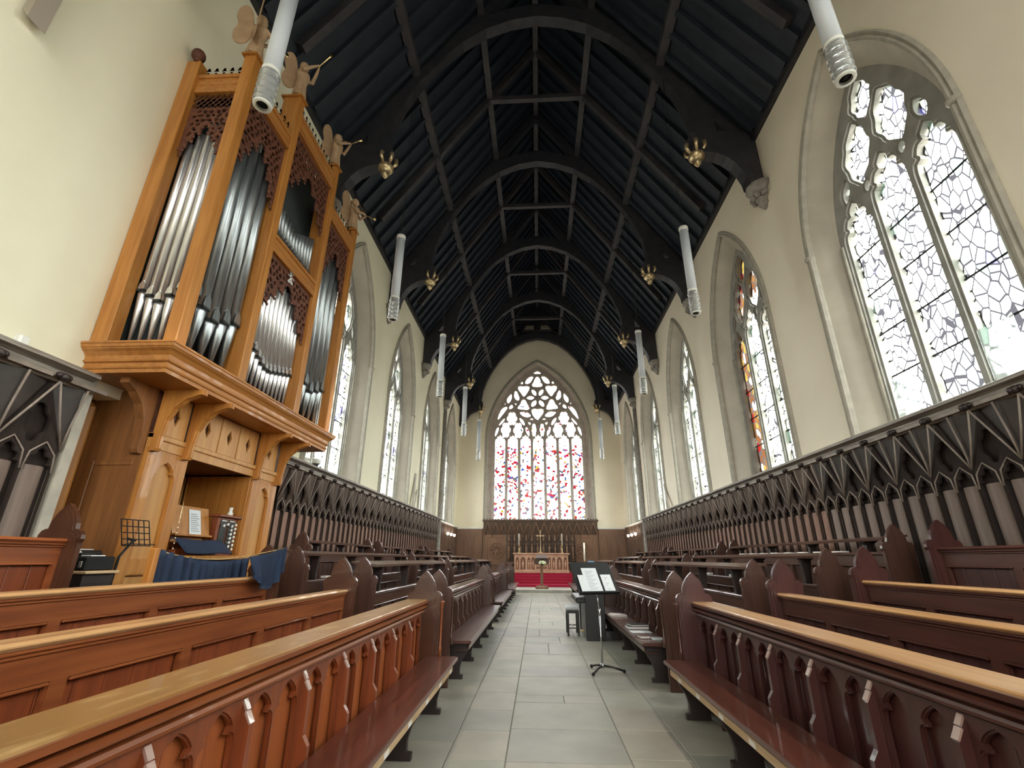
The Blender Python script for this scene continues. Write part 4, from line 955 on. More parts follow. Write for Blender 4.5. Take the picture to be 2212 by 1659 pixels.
for k in range(-6, 16):   # lattice grille in the side bay
    for sg in (1, -1):
        c0 = lo + k * 0.078; t0, t1 = 0.0, 1.0; dx = (zh_ - zl_) * 0.85 * sg
        for bound, sign in ((lo, 1), (hi, -1)):
            a0 = (c0 - bound) * sign; a1 = (c0 + dx - bound) * sign
            if a0 < 0 and a1 < 0: t0 = 2
            elif a0 < 0: t0 = max(t0, a0 / (a0 - a1))
            elif a1 < 0: t1 = min(t1, a0 / (a0 - a1))
        if t1 - t0 > 0.08: m.tube([(c0 + dx * t, 4.245 - 0.004 * sg, zl_ + (zh_ - zl_) * t) for t in (t0, t1)], 0.0065, 5)
opart('lattice_grille', m, M['fret'])
# case interior
m = MB(); m.box(XL + 0.004, XL + 0.03, 4.3, 7.82, 3.445, 7.45); m.box(FX - 0.45, FX - 0.42, 5.30, 7.00, 5.4, 8.08); opart('case_back', m, M['case'])
m = MB(); m.box(XL + 0.03, FX - 0.32, 4.52, 4.54, 3.47, 7.38); opart('case_screen', m, M['case'])
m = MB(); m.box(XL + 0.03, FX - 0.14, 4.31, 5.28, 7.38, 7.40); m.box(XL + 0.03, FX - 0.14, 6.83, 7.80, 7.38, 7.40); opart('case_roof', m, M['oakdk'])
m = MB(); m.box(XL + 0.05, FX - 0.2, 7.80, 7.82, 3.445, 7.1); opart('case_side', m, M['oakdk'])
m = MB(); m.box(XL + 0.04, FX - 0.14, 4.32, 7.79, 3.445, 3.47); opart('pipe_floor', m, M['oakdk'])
def pipe(x, y, r, zm, zt, facing, mt, zf=3.47):
    """speaking pipe: conical foot, mouth with raised lip, cylindrical body"""
    m = MB(); m.lathe([(r * 0.16, zf), (r * 0.98, zm - 0.03), (r, zm)], (x, y, 0), 16)
    m.lathe([(r * 0.94, zm), (r * 0.94, zm + 0.035)], (x, y, 0), 16, mi=1)
    m.lathe([(r, zm + 0.035), (r, zt), (r * 0.92, zt + 0.02)], (x, y, 0), 16)
    d = Vector(facing); sd = Vector((-d.y, d.x, 0)); cpos = Vector((x, y, 0)) + d * (r * 0.97); w = r * 0.78; h = r * 2.1
    prof = [(-w, 0), (w, 0), (w * 0.8, h * 0.55), (0, h), (-w * 0.8, h * 0.55)]
    v = [tuple(cpos + sd * a + Vector((0, 0, zm + 0.035 + b)) + d * q) for q in (0, 0.008) for a, b in prof]
    n = 5; m.add(v, [tuple(range(n, 2 * n))] + [(i, (i + 1) % n, (i + 1) % n + n, i + n) for i in range(n)])
    m.box(*sorted((cpos.x - abs(sd.x) * w - 0.012 * abs(d.x), cpos.x + abs(sd.x) * w + 0.012 * abs(d.x))), *sorted((cpos.y - abs(sd.y) * w - 0.012 * abs(d.y), cpos.y + abs(sd.y) * w + 0.012 * abs(d.y))), zm + 0.004, zm + 0.03, mi=1)
    opart('organ_pipe', m, [mt, M['lip']])
for y0, y1 in ((4.34, 5.27), (6.84, 7.81)):
    d = (y1 - y0) / 5
    for k in range(5): pipe(FX - 0.20, y0 + (k + 0.5) * d, d * 0.44, 4.02 + 0.075 * abs(k - 2), 6.9 - 0.13 * abs(k - 2), (1, 0, 0), M['tindk'])
d = (6.69 - 5.42) / 12
for k in range(12): pipe(FX - 0.18, 5.42 + (k + 0.5) * d, d * 0.45, 3.88 + 0.03 * abs(k - 5.5) + (0.05 if k < 4 else 0) * (4 - k) * 0.6, 5.34 - 0.055 * abs(k - 5.5), (1, 0, 0), M['tin'])
for k in range(14):
    d = 1.27 / 14; pipe(FX - 0.18, 5.42 + (k + 0.5) * d, d * 0.40, 5.92, 6.62 - 0.045 * (7 - abs(k - 6.5)), (1, 0, 0), M['tindk'], 5.8)
d = (FX - 0.15 - XL - 0.19) / 5
for k in range(5): pipe(XL + 0.19 + (k + 0.5) * d, 4.34, d * 0.45, 4.01 + 0.07 * abs(k - 2), 6.62 - 0.16 * abs(k - 2), (0, -1, 0), M['tin'])
m = MB()   # gilded crossed keys and key staff emblem on the fretwork
for a in (-0.5, 0.5, 0):
    m.tube([(FX - 0.03, 6.0 - 0.09 * math.sin(a), 5.42 - 0.10 * math.cos(a)), (FX - 0.03, 6.0 + 0.09 * math.sin(a), 5.42 + 0.12 * math.cos(a))], 0.008, 6)
m.tube([(FX - 0.03, 5.92, 5.43), (FX - 0.03, 6.09, 5.43)], 0.008, 6)
for p_ in ((5.965, 5.34), (6.05, 5.35), (5.96, 5.52), (6.06, 5.52)): m.lathe([(0.012, FX - 0.04), (0.028, FX - 0.04), (0.028, FX - 0.025), (0.012, FX - 0.025)], (0, p_[0], p_[1]), 10, 'x')
opart('silver_emblem', m, M['silver'] if 'silver' in M else M['chrome'], label='small silver crossed emblem')

# lower case: console set into the chamber opening
LXF = -4.13
def stile(y0, y1, z0, z1, x=LXF, th=0.04, mt='oakz', nm='console_panel'):
    m = MB(); m.rbox(x - th, x, y0, y1, z0, z1, 0.004); opart(nm, m, M[mt])
for y0, y1 in ((4.72, 5.34), (6.68, 7.36)):
    w = y1 - y0; c = (y0 + y1) / 2
    t = plate(rect(y0, y1, 0.28, 2.50), [light(c, 0.15, 1.38, 2.16, 2.38, (0.42,), 0.22, 14), rect(c - 0.16, c + 0.16, 0.5, 1.22)], 0.05, 0.01)
    m = MB(); m.merge(t, lambda p: (LXF - 0.025 + p[2], p[0], p[1])); opart('console_panel', m, M['oakz'])
    m = MB(); m.box(LXF - 0.06, LXF - 0.046, y0, y1, 0.3, 2.5); opart('panel_back', m, M['oakp'])
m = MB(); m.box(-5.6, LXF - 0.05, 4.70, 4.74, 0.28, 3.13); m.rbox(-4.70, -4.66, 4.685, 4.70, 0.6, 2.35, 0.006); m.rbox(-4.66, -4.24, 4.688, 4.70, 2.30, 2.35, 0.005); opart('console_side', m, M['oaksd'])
m = MB(); m.rbox(-5.05, -4.78, 4.56, 4.70, 0.28, 2.98, 0.06); opart('side_pilaster', m, M['oakz'])
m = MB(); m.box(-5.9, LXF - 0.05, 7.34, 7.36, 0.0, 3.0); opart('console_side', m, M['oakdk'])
m = MB(); m.box(LXF - 0.05, LXF, 4.72, 7.36, 2.50, 2.66); m.rbox(LXF - 0.05, LXF + 0.02, 4.72, 7.36, 2.60, 2.66, 0.008); opart('frieze_rail', m, M['oakp'])
for a, b in ((4.80, 5.20), (5.30, 5.78), (5.78, 6.18), (6.18, 6.64), (6.75, 7.22)):
    c = (a + b) / 2
    t = plate(rect(a + 0.006, b - 0.006, 2.66, 3.13), [[(c, 2.80), (c + 0.048, 2.90), (c, 3.0), (c - 0.048, 2.90)]], 0.035, 0.006); m = MB(); m.merge(t, lambda p: (LXF - 0.02 + p[2], p[0], p[1])); opart('diamond_panel', m, M['oakp'], label='pale oak panel pierced by a diamond')
m = MB(); m.box(LXF - 0.06, LXF - 0.045, 4.72, 7.36, 2.5, 3.13); opart('frieze_back', m, M['fret'])
def bracket(y, x0=LXF, z0=2.46, label=None):
    m = MB(); prof = [(x0, z0), (x0 + 0.06, z0), (x0 + 0.075, z0 + 0.03), (x0 + 0.075, z0 + 0.16), (x0 + 0.10, z0 + 0.34), (x0 + 0.16, z0 + 0.47), (x0 + 0.27, z0 + 0.57), (x0 + 0.40, z0 + 0.62), (x0 + 0.45, z0 + 0.625), (x0 + 0.45, z0 + 0.68), (x0, z0 + 0.68)]
    m.prism([(u, v) for u, v in prof], y - 0.04, y + 0.04, lambda u, v, a: (u, a, v)); m.prism([(u + (0.012 if u > x0 else 0), v) for u, v in prof], y - 0.015, y + 0.015, lambda u, v, a: (u, a, v)); opart('bracket', m, M['oakz'])
for y in (4.76, 5.25, 6.70, 7.30): bracket(y)
for x in (-4.22, -4.93):
    m = MB()
    prof = [(4.70, 2.42), (4.64, 2.42), (4.625, 2.46), (4.63, 2.60), (4.60, 2.78), (4.53, 2.92), (4.42, 3.02), (4.30, 3.08), (4.30, 3.14), (4.70, 3.14)]
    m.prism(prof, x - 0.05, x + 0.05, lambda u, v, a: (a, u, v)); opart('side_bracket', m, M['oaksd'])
m = MB(); m.box(-5.15, -5.12, 5.34, 6.66, 0.3, 2.5); m.box(-5.13, -5.11, 5.70, 5.715, 1.6, 2.5); opart('recess_back', m, M['oakp'])
for y in (5.33, 6.655): stile(y, y + 0.012, 0.3, 2.5, LXF - 0.02, 0.95, 'oakz', 'recess_side')
m = MB(); m.box(-5.12, LXF - 0.05, 5.34, 6.66, 2.52, 2.54); opart('recess_ceiling', m, M['oakdk'])
# console: keyboard shelf, music desk, stop jambs
m = MB(); m.rbox(-4.75, LXF + 0.13, 5.36, 6.64, 1.37, 1.42, 0.01); m.box(-4.7, LXF + 0.02, 5.38, 5.44, 0.3, 1.36); m.box(-4.7, LXF + 0.02, 6.56, 6.62, 0.3, 1.36); opart('key_shelf', m, M['oakz'])
m = MB(); m.rbox(-4.45, -4.10, 5.42, 6.16, 1.42, 1.48, 0.006); m.rbox(-4.45, -4.20, 5.42, 6.16, 1.50, 1.56, 0.006); opart('keyboard', m, M['redz'])
m = MB(); m.prism([(-4.27, 1.66), (-4.245, 1.66), (-4.33, 1.99), (-4.355, 1.99)], 5.50, 6.16, lambda u, v, a: (u, a, v)); m.rbox(-4.28, -4.20, 5.50, 6.16, 1.635, 1.66, 0.005); m.rbox(-4.34, -4.28, 5.55, 6.10, 1.56, 1.64, 0.004); opart('music_desk', m, M['oakz'])
m = MB(); m.prism([(-4.28, 1.42), (-4.20, 1.42), (-4.20, 1.90), (-4.28, 1.90)], 6.20, 6.62, lambda u, v, a: (u, a, v)); m.rbox(-4.32, -4.15, 6.17, 6.64, 1.90, 1.93, 0.005); sj = opart('stop_jamb', m, M['redz'])
m = MB(); m.box(-4.198, -4.192, 6.26, 6.40, 1.45, 1.87); m.box(-4.198, -4.192, 6.43, 6.57, 1.45, 1.87); opart('stop_board', m, M['blackp'], parent=sj)
for cx, rows in ((6.29, (1.49, 1.79)), (6.37, (1.50, 1.81)), (6.46, tuple(1.48 + 0.052 * k for k in range(7))), (6.54, tuple(1.50 + 0.052 * k for k in range(7)))):
    for z in rows:
        m = MB(); m.lathe([(0.008, -4.20), (0.008, -4.162), (0.019, -4.16), (0.019, -4.15), (0.006, -4.146)], (0, cx, z), 10, 'x'); part('stop_knob', m, M['white'], sj)
m = MB(); m.box(-4.192, -4.188, 6.28, 6.38, 1.85, 1.862); m.box(-4.192, -4.188, 6.45, 6.55, 1.85, 1.862); part('stop_label', m, M['white'], sj)

# trumpet angels on the posts
def angel(y, z, label, rz, pose):
    root = thing('angel_statue', label, 'statue', (FX - 0.09, y, z + 0.07), 'limewood angels on top of the organ case', rz=rz)
    b = MB(); b.lathe([(0.095, 0), (0.10, 0.03), (0.082, 0.16), (0.075, 0.28), (0.086, 0.38), (0.105, 0.46), (0.10, 0.52), (0.05, 0.57), (0.030, 0.60), (0.030, 0.63)], (0, 0, 0), 20, sq=1.1)
    b.ball((0.008, 0, 0.685), 0.062, 14, 1.2); b.ball((0.066, 0, 0.678), 0.013, 6)
    for k in range(9):
        t = 2 * PI * k / 9; b.tube([(0.098 * math.cos(t), 0.105 * math.sin(t), 0.005), (0.080 * math.cos(t), 0.086 * math.sin(t), 0.2), (0.07 * math.cos(t), 0.08 * math.sin(t), 0.36)], [0.016, 0.011, 0.006], 6)
    up = 0.16 if pose == 'up' else (-0.20 if pose == 'down' else 0.02)
    for s_ in (-1, 1):
        b.tube([(0.0, s_ * 0.095, 0.50), (0.09, s_ * 0.13, 0.43 + up * 0.3), (0.19, s_ * 0.06, 0.50 + up * 0.6), (0.24, s_ * 0.02, 0.53 + up * 0.8)], [0.036, 0.034, 0.026, 0.02], 8)
        for q in range(5): b.tube([(0.235, s_ * 0.02, 0.53 + up * 0.8), (0.262, s_ * (0.004 + 0.006 * q), 0.525 + 0.008 * q + up * 0.9)], [0.008, 0.006], 5)
    o = part('body', b, M['angel'], root, local=True)
    md = o.modifiers.new('fuse', 'REMESH'); md.mode = 'VOXEL'; md.voxel_size = 0.0085; md.use_smooth_shade = True
    md2 = o.modifiers.new('soft', 'SMOOTH'); md2.iterations = 3; md2.factor = 0.5
    h = MB(); h.lathe([(0.02, 0.62), (0.060, 0.65), (0.073, 0.70), (0.066, 0.75), (0.03, 0.785), (0.004, 0.79)], (-0.012, 0, 0), 12); part('hair', h, M['angel'], root, local=True)
    for s_ in (-1, 1):
        w = plate(smooth_poly([(0, 0.22), (0.10, 0.10), (0.20, 0.14), (0.235, 0.30), (0.205, 0.42), (0.19, 0.50), (0.24, 0.62), (0.235, 0.80), (0.16, 0.90), (0.08, 0.84), (0.03, 0.66), (0.0, 0.50)], 2), [], 0.02, 0.006)
        q = MB(); q.merge(w, lambda p: (-0.085 - p[0] * 0.55 + p[2], s_ * (0.02 + p[0] * 0.86), p[1])); part('wing', q, M['angel'], root, local=True)
    t = MB(); t.tube([(0.075, 0, 0.665), (0.26, 0, 0.54 + up * 0.85), (0.40, 0, 0.60 + up * 1.5), (0.46, 0, 0.63 + up * 1.75)], [0.007, 0.008, 0.011, 0.034], 8); part('trumpet', t, M['brass'], root, local=True, label='brass trumpet')
angel(4.265, 7.73, 'pale wooden angel with two spread wings on the corner post, nearest the camera', 1.3, 'level')
angel(5.345, 8.33, 'pale wooden angel holding its trumpet up, on the taller near post of the organ', -0.1, 'up')
angel(6.765, 8.33, 'pale wooden angel holding its trumpet out level, on the taller far post of the organ', 0.05, 'level')
angel(7.885, 7.75, 'pale wooden angel with its trumpet lowered, on the far corner post of the organ', 0.1, 'down')

# ================================================================== THE EAST END
S0 = 22.43
m = MB(); m.box(XL + 0.01, XR - 0.01, S0, YE - 0.002, 0.0, 0.12); m.rbox(-1.6, 1.9, S0 - 0.02, S0 + 0.06, 0.085, 0.125, 0.006); struct('sanctuary_floor', m, M['step'])
m = MB(); xs = (-2.2, 2.45)
y = 24.62
for k in range(5):
    z1 = 0.12 + 0.118 * (k + 1)
    m.rbox(xs[0], xs[1], y, YE - 0.3, 0.121, z1, 0.015); y += 0.62 if k == 0 else 0.26
solo('carpeted_steps', m, M['red'], 'crimson carpeted steps rising to the altar', 'steps', (0.12, 24.62, 0.12))
ZA_ = 0.12 + 0.118 * 5
# reredos panelling on the east wall
r = thing('reredos', 'brown oak reredos with ribbed canopy, medallions and carved niches below the east window', 'reredos', (0.1, YE, 0.1))
yb = YE - 0.01
def rp(n, m, mt, label=None): return part(n, m, mt, r, label=label)
m = MB(); m.box(-3.05, 3.28, yb - 0.10, yb, 0.121, 3.38); rp('back_board', m, M['rere'])
m = MB(); m.rbox(-3.10, 3.34, yb - 0.34, yb, 3.36, 3.44, 0.01); m.rbox(-3.06, 3.30, yb - 0.28, yb, 3.30, 3.36, 0.01)
for k in range(40): m.ball((-3.0 + k * 0.16, yb - 0.33, 3.47), 0.035, 5)
rp('cornice', m, M['rere_dk'])
m = MB(); m.prism([(yb - 0.10, 2.65), (yb - 0.28, 3.30), (yb - 0.10, 3.30)], -3.04, 3.28, lambda u, v, a: (a, u, v)); rp('cove', m, M['rere_dk'])
n = 14; d = 6.28 / n
for k in range(n + 1):
    x = -3.02 + k * d
    m = MB(); m.rbox(x - 0.02, x + 0.02, yb - 0.155, yb - 0.10, 0.9 if k in (0, 2, 12, 14) else 2.5, 3.3, 0.006)
    if k < n:
        m.tube([(x, yb - 0.13, 2.62), (x + d * 0.16, yb - 0.20, 2.86), (x + d * 0.5, yb - 0.30, 3.28)], 0.022, 5)
        m.tube([(x + d, yb - 0.13, 2.62), (x + d * 0.84, yb - 0.20, 2.86), (x + d * 0.5, yb - 0.30, 3.28)], 0.022, 5)
    rp('rib', m, M['rib2'] if 'rib2' in M else M['rere'])
for c in (-2.28, 2.45):
    m = MB(); m.rbox(c - 0.52, c + 0.52, yb - 0.13, yb - 0.10, 1.05, 2.5, 0.02)
    m.tube([(c + 0.40 * math.cos(2 * PI * k / 28), yb - 0.14, 1.82 + 0.40 * math.sin(2 * PI * k / 28)) for k in range(28)], 0.035, 6, closed=True)
    for k in range(8):
        t = 2 * PI * k / 8; m.tube([(c + 0.10 * math.cos(t), yb - 0.14, 1.82 + 0.10 * math.sin(t)), (c + 0.25 * math.cos(t + 0.4), yb - 0.16, 1.82 + 0.25 * math.sin(t + 0.4)), (c + 0.30 * math.cos(t + 0.9), yb - 0.14, 1.82 + 0.30 * math.sin(t + 0.9))], 0.03, 5)
    rp('medallion_panel', m, M['rere'], 'oak panel with a round carved medallion')
m = MB(); m.box(-1.78, 2.0, yb - 0.14, yb - 0.10, 1.05, 2.62); rp('niche_back', m, M['rere_dk'])
for k in range(12):
    x = -1.62 + k * 0.318
    m = MB(); m.lathe([(0.055, 1.35), (0.06, 1.45), (0.05, 1.6), (0.062, 1.8), (0.065, 1.98), (0.028, 2.04), (0.026, 2.07)], (x, yb - 0.20, 0), 8); m.ball((x, yb - 0.20, 2.12), 0.045, 6, 1.2)
    m.lathe([(0.07, 1.28), (0.07, 1.34)], (x, yb - 0.20, 0), 8); m.lathe([(0.07, 2.3), (0.06, 2.36), (0.02, 2.6), (0.005, 2.7)], (x, yb - 0.19, 0), 6); rp('carved_figure', m, M['rere_fig'] if 'rere_fig' in M else M['rere'])
    m = MB(); m.rbox(x + 0.145, x + 0.172, yb - 0.22, yb - 0.14, 1.2, 2.7, 0.005); rp('niche_shaft', m, M['rere_dk'])
m = MB(); m.rbox(-1.75, 1.98, yb - 0.45, yb - 0.14, 1.12, 1.24, 0.01); rp('gradine', m, M['rere'])
for s_, sd, x0, x1 in ((-1, 'left', XL + 0.02, -3.07), (1, 'right', 3.31, XR - 0.02)):
    r2 = thing('east_panelling', 'plain brown oak panelling %s of the reredos on the east wall' % sd, 'panelling', ((x0 + x1) / 2, YE, 0.12))
    m = MB(); m.box(x0, x1, yb - 0.06, yb, 0.121, 2.98); part('back_board', m, M['rere'], r2)
    m = MB(); m.rbox(x0, x1, yb - 0.12, yb, 2.95, 3.03, 0.01); part('top_ledge', m, M['white'], r2, label='pale painted ledge')
    for k in range(3):
        a = x0 + 0.03 + k * (x1 - x0 - 0.06) / 3; b = x0 + 0.03 + (k + 1) * (x1 - x0 - 0.06) / 3
        t = plate(rect(a, b, 0.2, 2.93), [light((a + b) / 2, (b - a) * 0.42, 0.95, 2.35, 2.75, (0.4, 0.75), 0.2)], 0.03, 0.006); m = MB(); m.merge(t, lambda p: (p[0], yb - 0.085 + p[2], p[1])); part('arched_panel', m, M['rere'], r2)
for s_, sd in ((-1, 'left'), (1, 'right')):
    f = XR if s_ > 0 else XL
    r2 = thing('sanctuary_panelling', 'plain dark oak panelling on the %s wall beside the altar' % sd, 'panelling', (f, 25.0, 0.12))
    xs = sorted((f - s_ * 0.012, f - s_ * 0.05)); m = MB(); m.box(xs[0], xs[1], 22.42, 27.36, 0.121, 3.0); part('back_board', m, M['rere'], r2)
    m = MB()
    for k in range(16):
        xq = sorted((f - s_ * 0.05, f - s_ * 0.085)); m.rbox(xq[0], xq[1], 22.45 + k * 0.31, 22.49 + k * 0.31, 0.13, 2.95, 0.006)
    part('muntins', m, M['rere_dk'], r2)
    m = MB(); xq = sorted((f - s_ * 0.012, f - s_ * 0.13)); m.rbox(xq[0], xq[1], 22.42, 27.36, 3.0, 3.06, 0.01); part('top_ledge', m, M['white'], r2, label='pale painted ledge')
    for k in range(3):
        y = 23.9 + k * 0.95
        wl = thing('wall_light', 'small white wall light on the %s sanctuary panelling, %s' % (sd, ['furthest from the altar', 'the middle of three', 'closest to the altar'][k]), 'light', (f - s_ * 0.086, y, 2.50), 'small wall lights by the altar')
        m = MB(); m.lathe([(0.02, f - s_ * 0.086), (0.02, f - s_ * 0.16)][::1], (0, y, 2.5), 8, 'x'); part('arm', m, M['brass'], wl)
        m = MB(); m.lathe([(0.03, 2.46), (0.065, 2.50), (0.07, 2.56), (0.05, 2.60)], (f - s_ * 0.19, y, 0), 12); part('lamp_shade', m, M['lit'], wl)
        l = bpy.data.lights.get('wall_lamp') or bpy.data.lights.new('wall_lamp', 'POINT'); l.energy = 2; l.color = (1.0, 0.92, 0.80); l.shadow_soft_size = 0.06
        lo = bpy.data.objects.new('wall_lamp', l); COL.objects.link(lo); lo.parent = wl; lo.location = (-s_ * 0.19, 0, 0.20)
# altar
al = thing('altar', 'carved pale oak altar with arched panels on the crimson steps', 'altar', (0.145, 26.35, ZA_))
def ap(n, m, mt, label=None): return part(n, m, mt, al, label=label)
m = MB(); m.box(-1.25, 1.54, 26.12, 26.65, ZA_ + 0.001, 1.62); ap('body', m, M['altar'])
m = MB(); m.rbox(-1.34, 1.63, 26.0, 26.7, 1.62, 1.68, 0.012); m.rbox(-1.29, 1.58, 26.04, 26.68, 1.58, 1.62, 0.006); ap('altar_top', m, M['altar'])
m = MB(); m.rbox(-1.30, 1.59, 26.02, 26.66, ZA_ + 0.001, ZA_ + 0.12, 0.015); ap('plinth', m, M['altar'])
hs = []
lay = [(-1.10, 0.085), (-0.80, 0.13), (-0.50, 0.075), (-0.28, 0.075), (0.57, 0.075), (0.79, 0.075), (1.09, 0.13), (1.39, 0.085)]
for c, w in lay: hs.append(light(c, w, ZA_ + 0.17, 1.34, 1.48, (0.4,), 0.3, 10))
hs.append(rect(-0.12, 0.41, 0.92, 1.48))
t = plate(rect(-1.25, 1.54, ZA_ + 0.12, 1.58), hs, 0.05, 0.012); m = MB(); m.merge(t, lambda p: (p[0], 26.09 + p[2], p[1])); ap('front_tracery', m, M['altar'])
m = MB(); m.box(-1.22, 1.51, 26.112, 26.119, ZA_ + 0.12, 1.57); ap('recess', m, M['altar_dk'])
for c, w in lay:
    m = MB(); m.lathe([(0.05, ZA_ + 0.18), (0.045, 1.1), (0.055, 1.22), (0.02, 1.26)], (c, 26.105, 0), 8, sq=0.5); m.ball((c, 26.10, 1.31), 0.035, 6, 1.2); ap('relief_figure', m, M['altar'])
m = MB()
for q in range(5): m.rbox(-0.10 + q * 0.10, -0.03 + q * 0.10, 26.085, 26.115, 0.98, 1.28 + 0.05 * (q % 2), 0.015)
ap('central_relief', m, M['altar'])
def candlestick(x, y, z, hs_, hc, label, thick=0.022):
    c = thing('candlestick', label, 'candle', (x, y, z), 'candles by the altar')
    m = MB(); m.lathe([(0.075, z + 0.0005), (0.07, z + 0.02), (0.025, z + 0.05), (0.016, z + 0.1), (0.028, z + hs_ * 0.5), (0.014, z + hs_ * 0.6), (0.014, z + hs_ - 0.03), (0.045, z + hs_ - 0.01), (0.045, z + hs_)], (x, y, 0), 12); part('stick', m, M['brass'], c)
    m = MB(); m.lathe([(thick, z + hs_), (thick, z + hs_ + hc - 0.01), (0.004, z + hs_ + hc)], (x, y, 0), 10); part('candle', m, M['wax'], c)
candlestick(-1.02, 26.35, 1.681, 0.38, 0.60, 'tall white candle on the left end of the altar')
candlestick(1.26, 26.35, 1.681, 0.38, 0.60, 'tall white candle on the right end of the altar')
cr = thing('altar_cross', 'brass standing cross in the middle of the altar', 'cross', (0.12, 26.35, 1.681))
m = MB(); m.lathe([(0.12, 1.6815), (0.12, 1.70), (0.05, 1.74), (0.03, 1.80), (0.045, 1.86), (0.02, 1.92), (0.018, 2.2)], (0.12, 26.35, 0), 12); part('base', m, M['dullbrass'], cr)
m = MB(); m.rbox(0.10, 0.14, 26.33, 26.37, 2.2, 2.78, 0.006); m.rbox(-0.06, 0.30, 26.33, 26.37, 2.52, 2.57, 0.006)
for p_ in ((0.12, 2.79), (-0.07, 2.545), (0.31, 2.545)): m.ball((p_[0], 26.35, p_[1]), 0.035, 8)
part('cross', m, M['dullbrass'], cr)
# lectern with flowers
le = thing('lectern', 'dark carved lectern on a turned post in front of the altar steps', 'lectern', (0.145, 23.4, 0.125))
m = MB(); m.lathe([(0.24, 0.1255), (0.24, 0.17), (0.17, 0.20), (0.12, 0.26)], (0.145, 23.4, 0), 14)
for s_ in (-1, 1): m.lathe([(0.09, 0.1255), (0.10, 0.18), (0.05, 0.25)], (0.145 + s_ * 0.2, 23.32, 0), 10)
part('base', m, M['rere'], le)
m = MB(); m.lathe([(0.075, 0.24), (0.06, 0.3), (0.075, 0.6), (0.06, 0.95), (0.09, 1.02), (0.06, 1.08), (0.07, 1.12)], (0.145, 23.4, 0), 12); part('post', m, M['rere'], le)
m = MB(); m.ball((0.145, 23.42, 1.26), 0.13, 12, 1.25)
for s_ in (-1, 1): m.prism([(0.145, 1.16), (0.145 + s_ * 0.30, 1.15), (0.145 + s_ * 0.36, 1.34), (0.145 + s_ * 0.25, 1.46), (0.145, 1.40)], 23.42, 23.50, lambda u, v, a: (u, a, v))
m.prism([(23.26, 1.40), (23.56, 1.55), (23.56, 1.58), (23.25, 1.43)], -0.10, 0.39, lambda u, v, a: (a, u, v)); part('eagle_desk', m, M['rere_dk'], le, label='dark winged book desk')
fw = thing('flower_arrangement', 'small bunch of cream flowers in front of the lectern post', 'flowers', (0.18, 23.2, 1.12))
m = MB(); m.lathe([(0.03, 1.10), (0.05, 1.12), (0.055, 1.16)], (0.18, 23.2, 0), 10); m.box(0.165, 0.195, 23.2, 23.36, 1.10, 1.12); part('holder', m, M['blackm'], fw)
m = MB(); rr = random.Random(5)
for k in range(24):
    t = rr.uniform(0, 2 * PI); e = rr.uniform(0, 1.3); m.ball((0.18 + 0.15 * math.cos(t) * math.cos(e), 23.2 + 0.11 * math.sin(t) * math.cos(e), 1.19 + 0.10 * math.sin(e)), 0.035, 6)
part('blooms', m, M['flower'], fw)
m = MB()
for k in range(14):
    t = rr.uniform(0, 2 * PI); m.tube([(0.18, 23.2, 1.16), (0.18 + 0.17 * math.cos(t), 23.2 + 0.13 * math.sin(t), 1.15 + rr.uniform(-0.04, 0.05))], [0.014, 0.004], 5)
part('foliage', m, M['leaf'], fw)
# paschal candle, side table and blue card at the right
candlestick(2.16, 23.6, 0.121, 1.22, 0.78, 'large ivory candle on a tall stand right of the altar', 0.042)
tb = thing('credence_table', 'small dark table with a pale top edge right of the altar', 'table', (2.75, 24.2, 0.121))
m = MB(); m.rbox(2.3, 3.25, 24.0, 24.45, 1.06, 1.10, 0.008); part('table_top', m, M['cornice'], tb)
for x in (2.35, 3.2):
    for y in (24.04, 24.40):
        m = MB(); m.rbox(x - 0.025, x + 0.025, y - 0.025, y + 0.025, 0.1215, 1.06, 0.004); part('leg', m, M['black_oak'], tb)
m = MB(); m.rbox(2.36, 2.66, 24.14, 24.16, 1.101, 1.31, 0.004); solo('blue_card', m, M['bluecard'], 'light blue card standing on the small table by the big candle', 'card', (2.5, 24.15, 1.101))

# ================================================================== THINGS STANDING ABOUT
ms = thing('music_stand', 'black music stand with a tripod base standing in the aisle', 'music stand', (0.83, 7.2, 0), rz=math.radians(24))
T = math.radians(33)
def dk(x, h, d=0.0):   # point on the tilted desk: x across, h up the slope, d in front of it
    return (x, -0.03 + h * math.sin(T) - d * math.cos(T), 0.945 + h * math.cos(T) + d * math.sin(T))
def slab3(mb, x0, x1, h0, h1, d0, d1):
    v = [dk(x, h, d) for x in (x0, x1) for h in (h0, h1) for d in (d0, d1)]
    return mb.add(v, [(0, 1, 3, 2), (4, 6, 7, 5), (0, 4, 5, 1), (2, 3, 7, 6), (0, 2, 6, 4), (1, 5, 7, 3)])
def lp(n, m, mt, p, label=None): return part(n, m, mt, p, label=label, local=True)
pl = plate([(-0.30, 0), (0.30, 0), (0.32, 0.02), (0.32, 0.46), (0.30, 0.49), (-0.30, 0.49), (-0.32, 0.46), (-0.32, 0.02)], [], 0.008, 0.001)
m = MB(); m.merge(pl, lambda p: dk(p[0], p[1], p[2])); slab3(m, -0.32, 0.32, -0.005, 0.003, -0.004, 0.055); slab3(m, -0.32, 0.32, 0.0, 0.015, 0.050, 0.055); lp('desk', m, M['blackm'], ms)
m = MB(); m.tube([(0, 0, 0.06), (0, 0, 0.70)], 0.013, 10); m.lathe([(0.02, 0.68), (0.022, 0.70), (0.022, 0.74), (0.012, 0.76)], (0, 0, 0), 10); m.tube([(0, 0, 0.72), (0, 0.06, 1.02)], 0.009, 8); m.lathe([(0.03, 0.05), (0.03, 0.10)], (0, 0, 0), 10); lp('pole', m, M['chrome'], ms)
m = MB(); m.rbox(-0.03, 0.03, 0.045, 0.085, 0.98, 1.08, 0.006); lp('clamp', m, M['blackp'], ms)
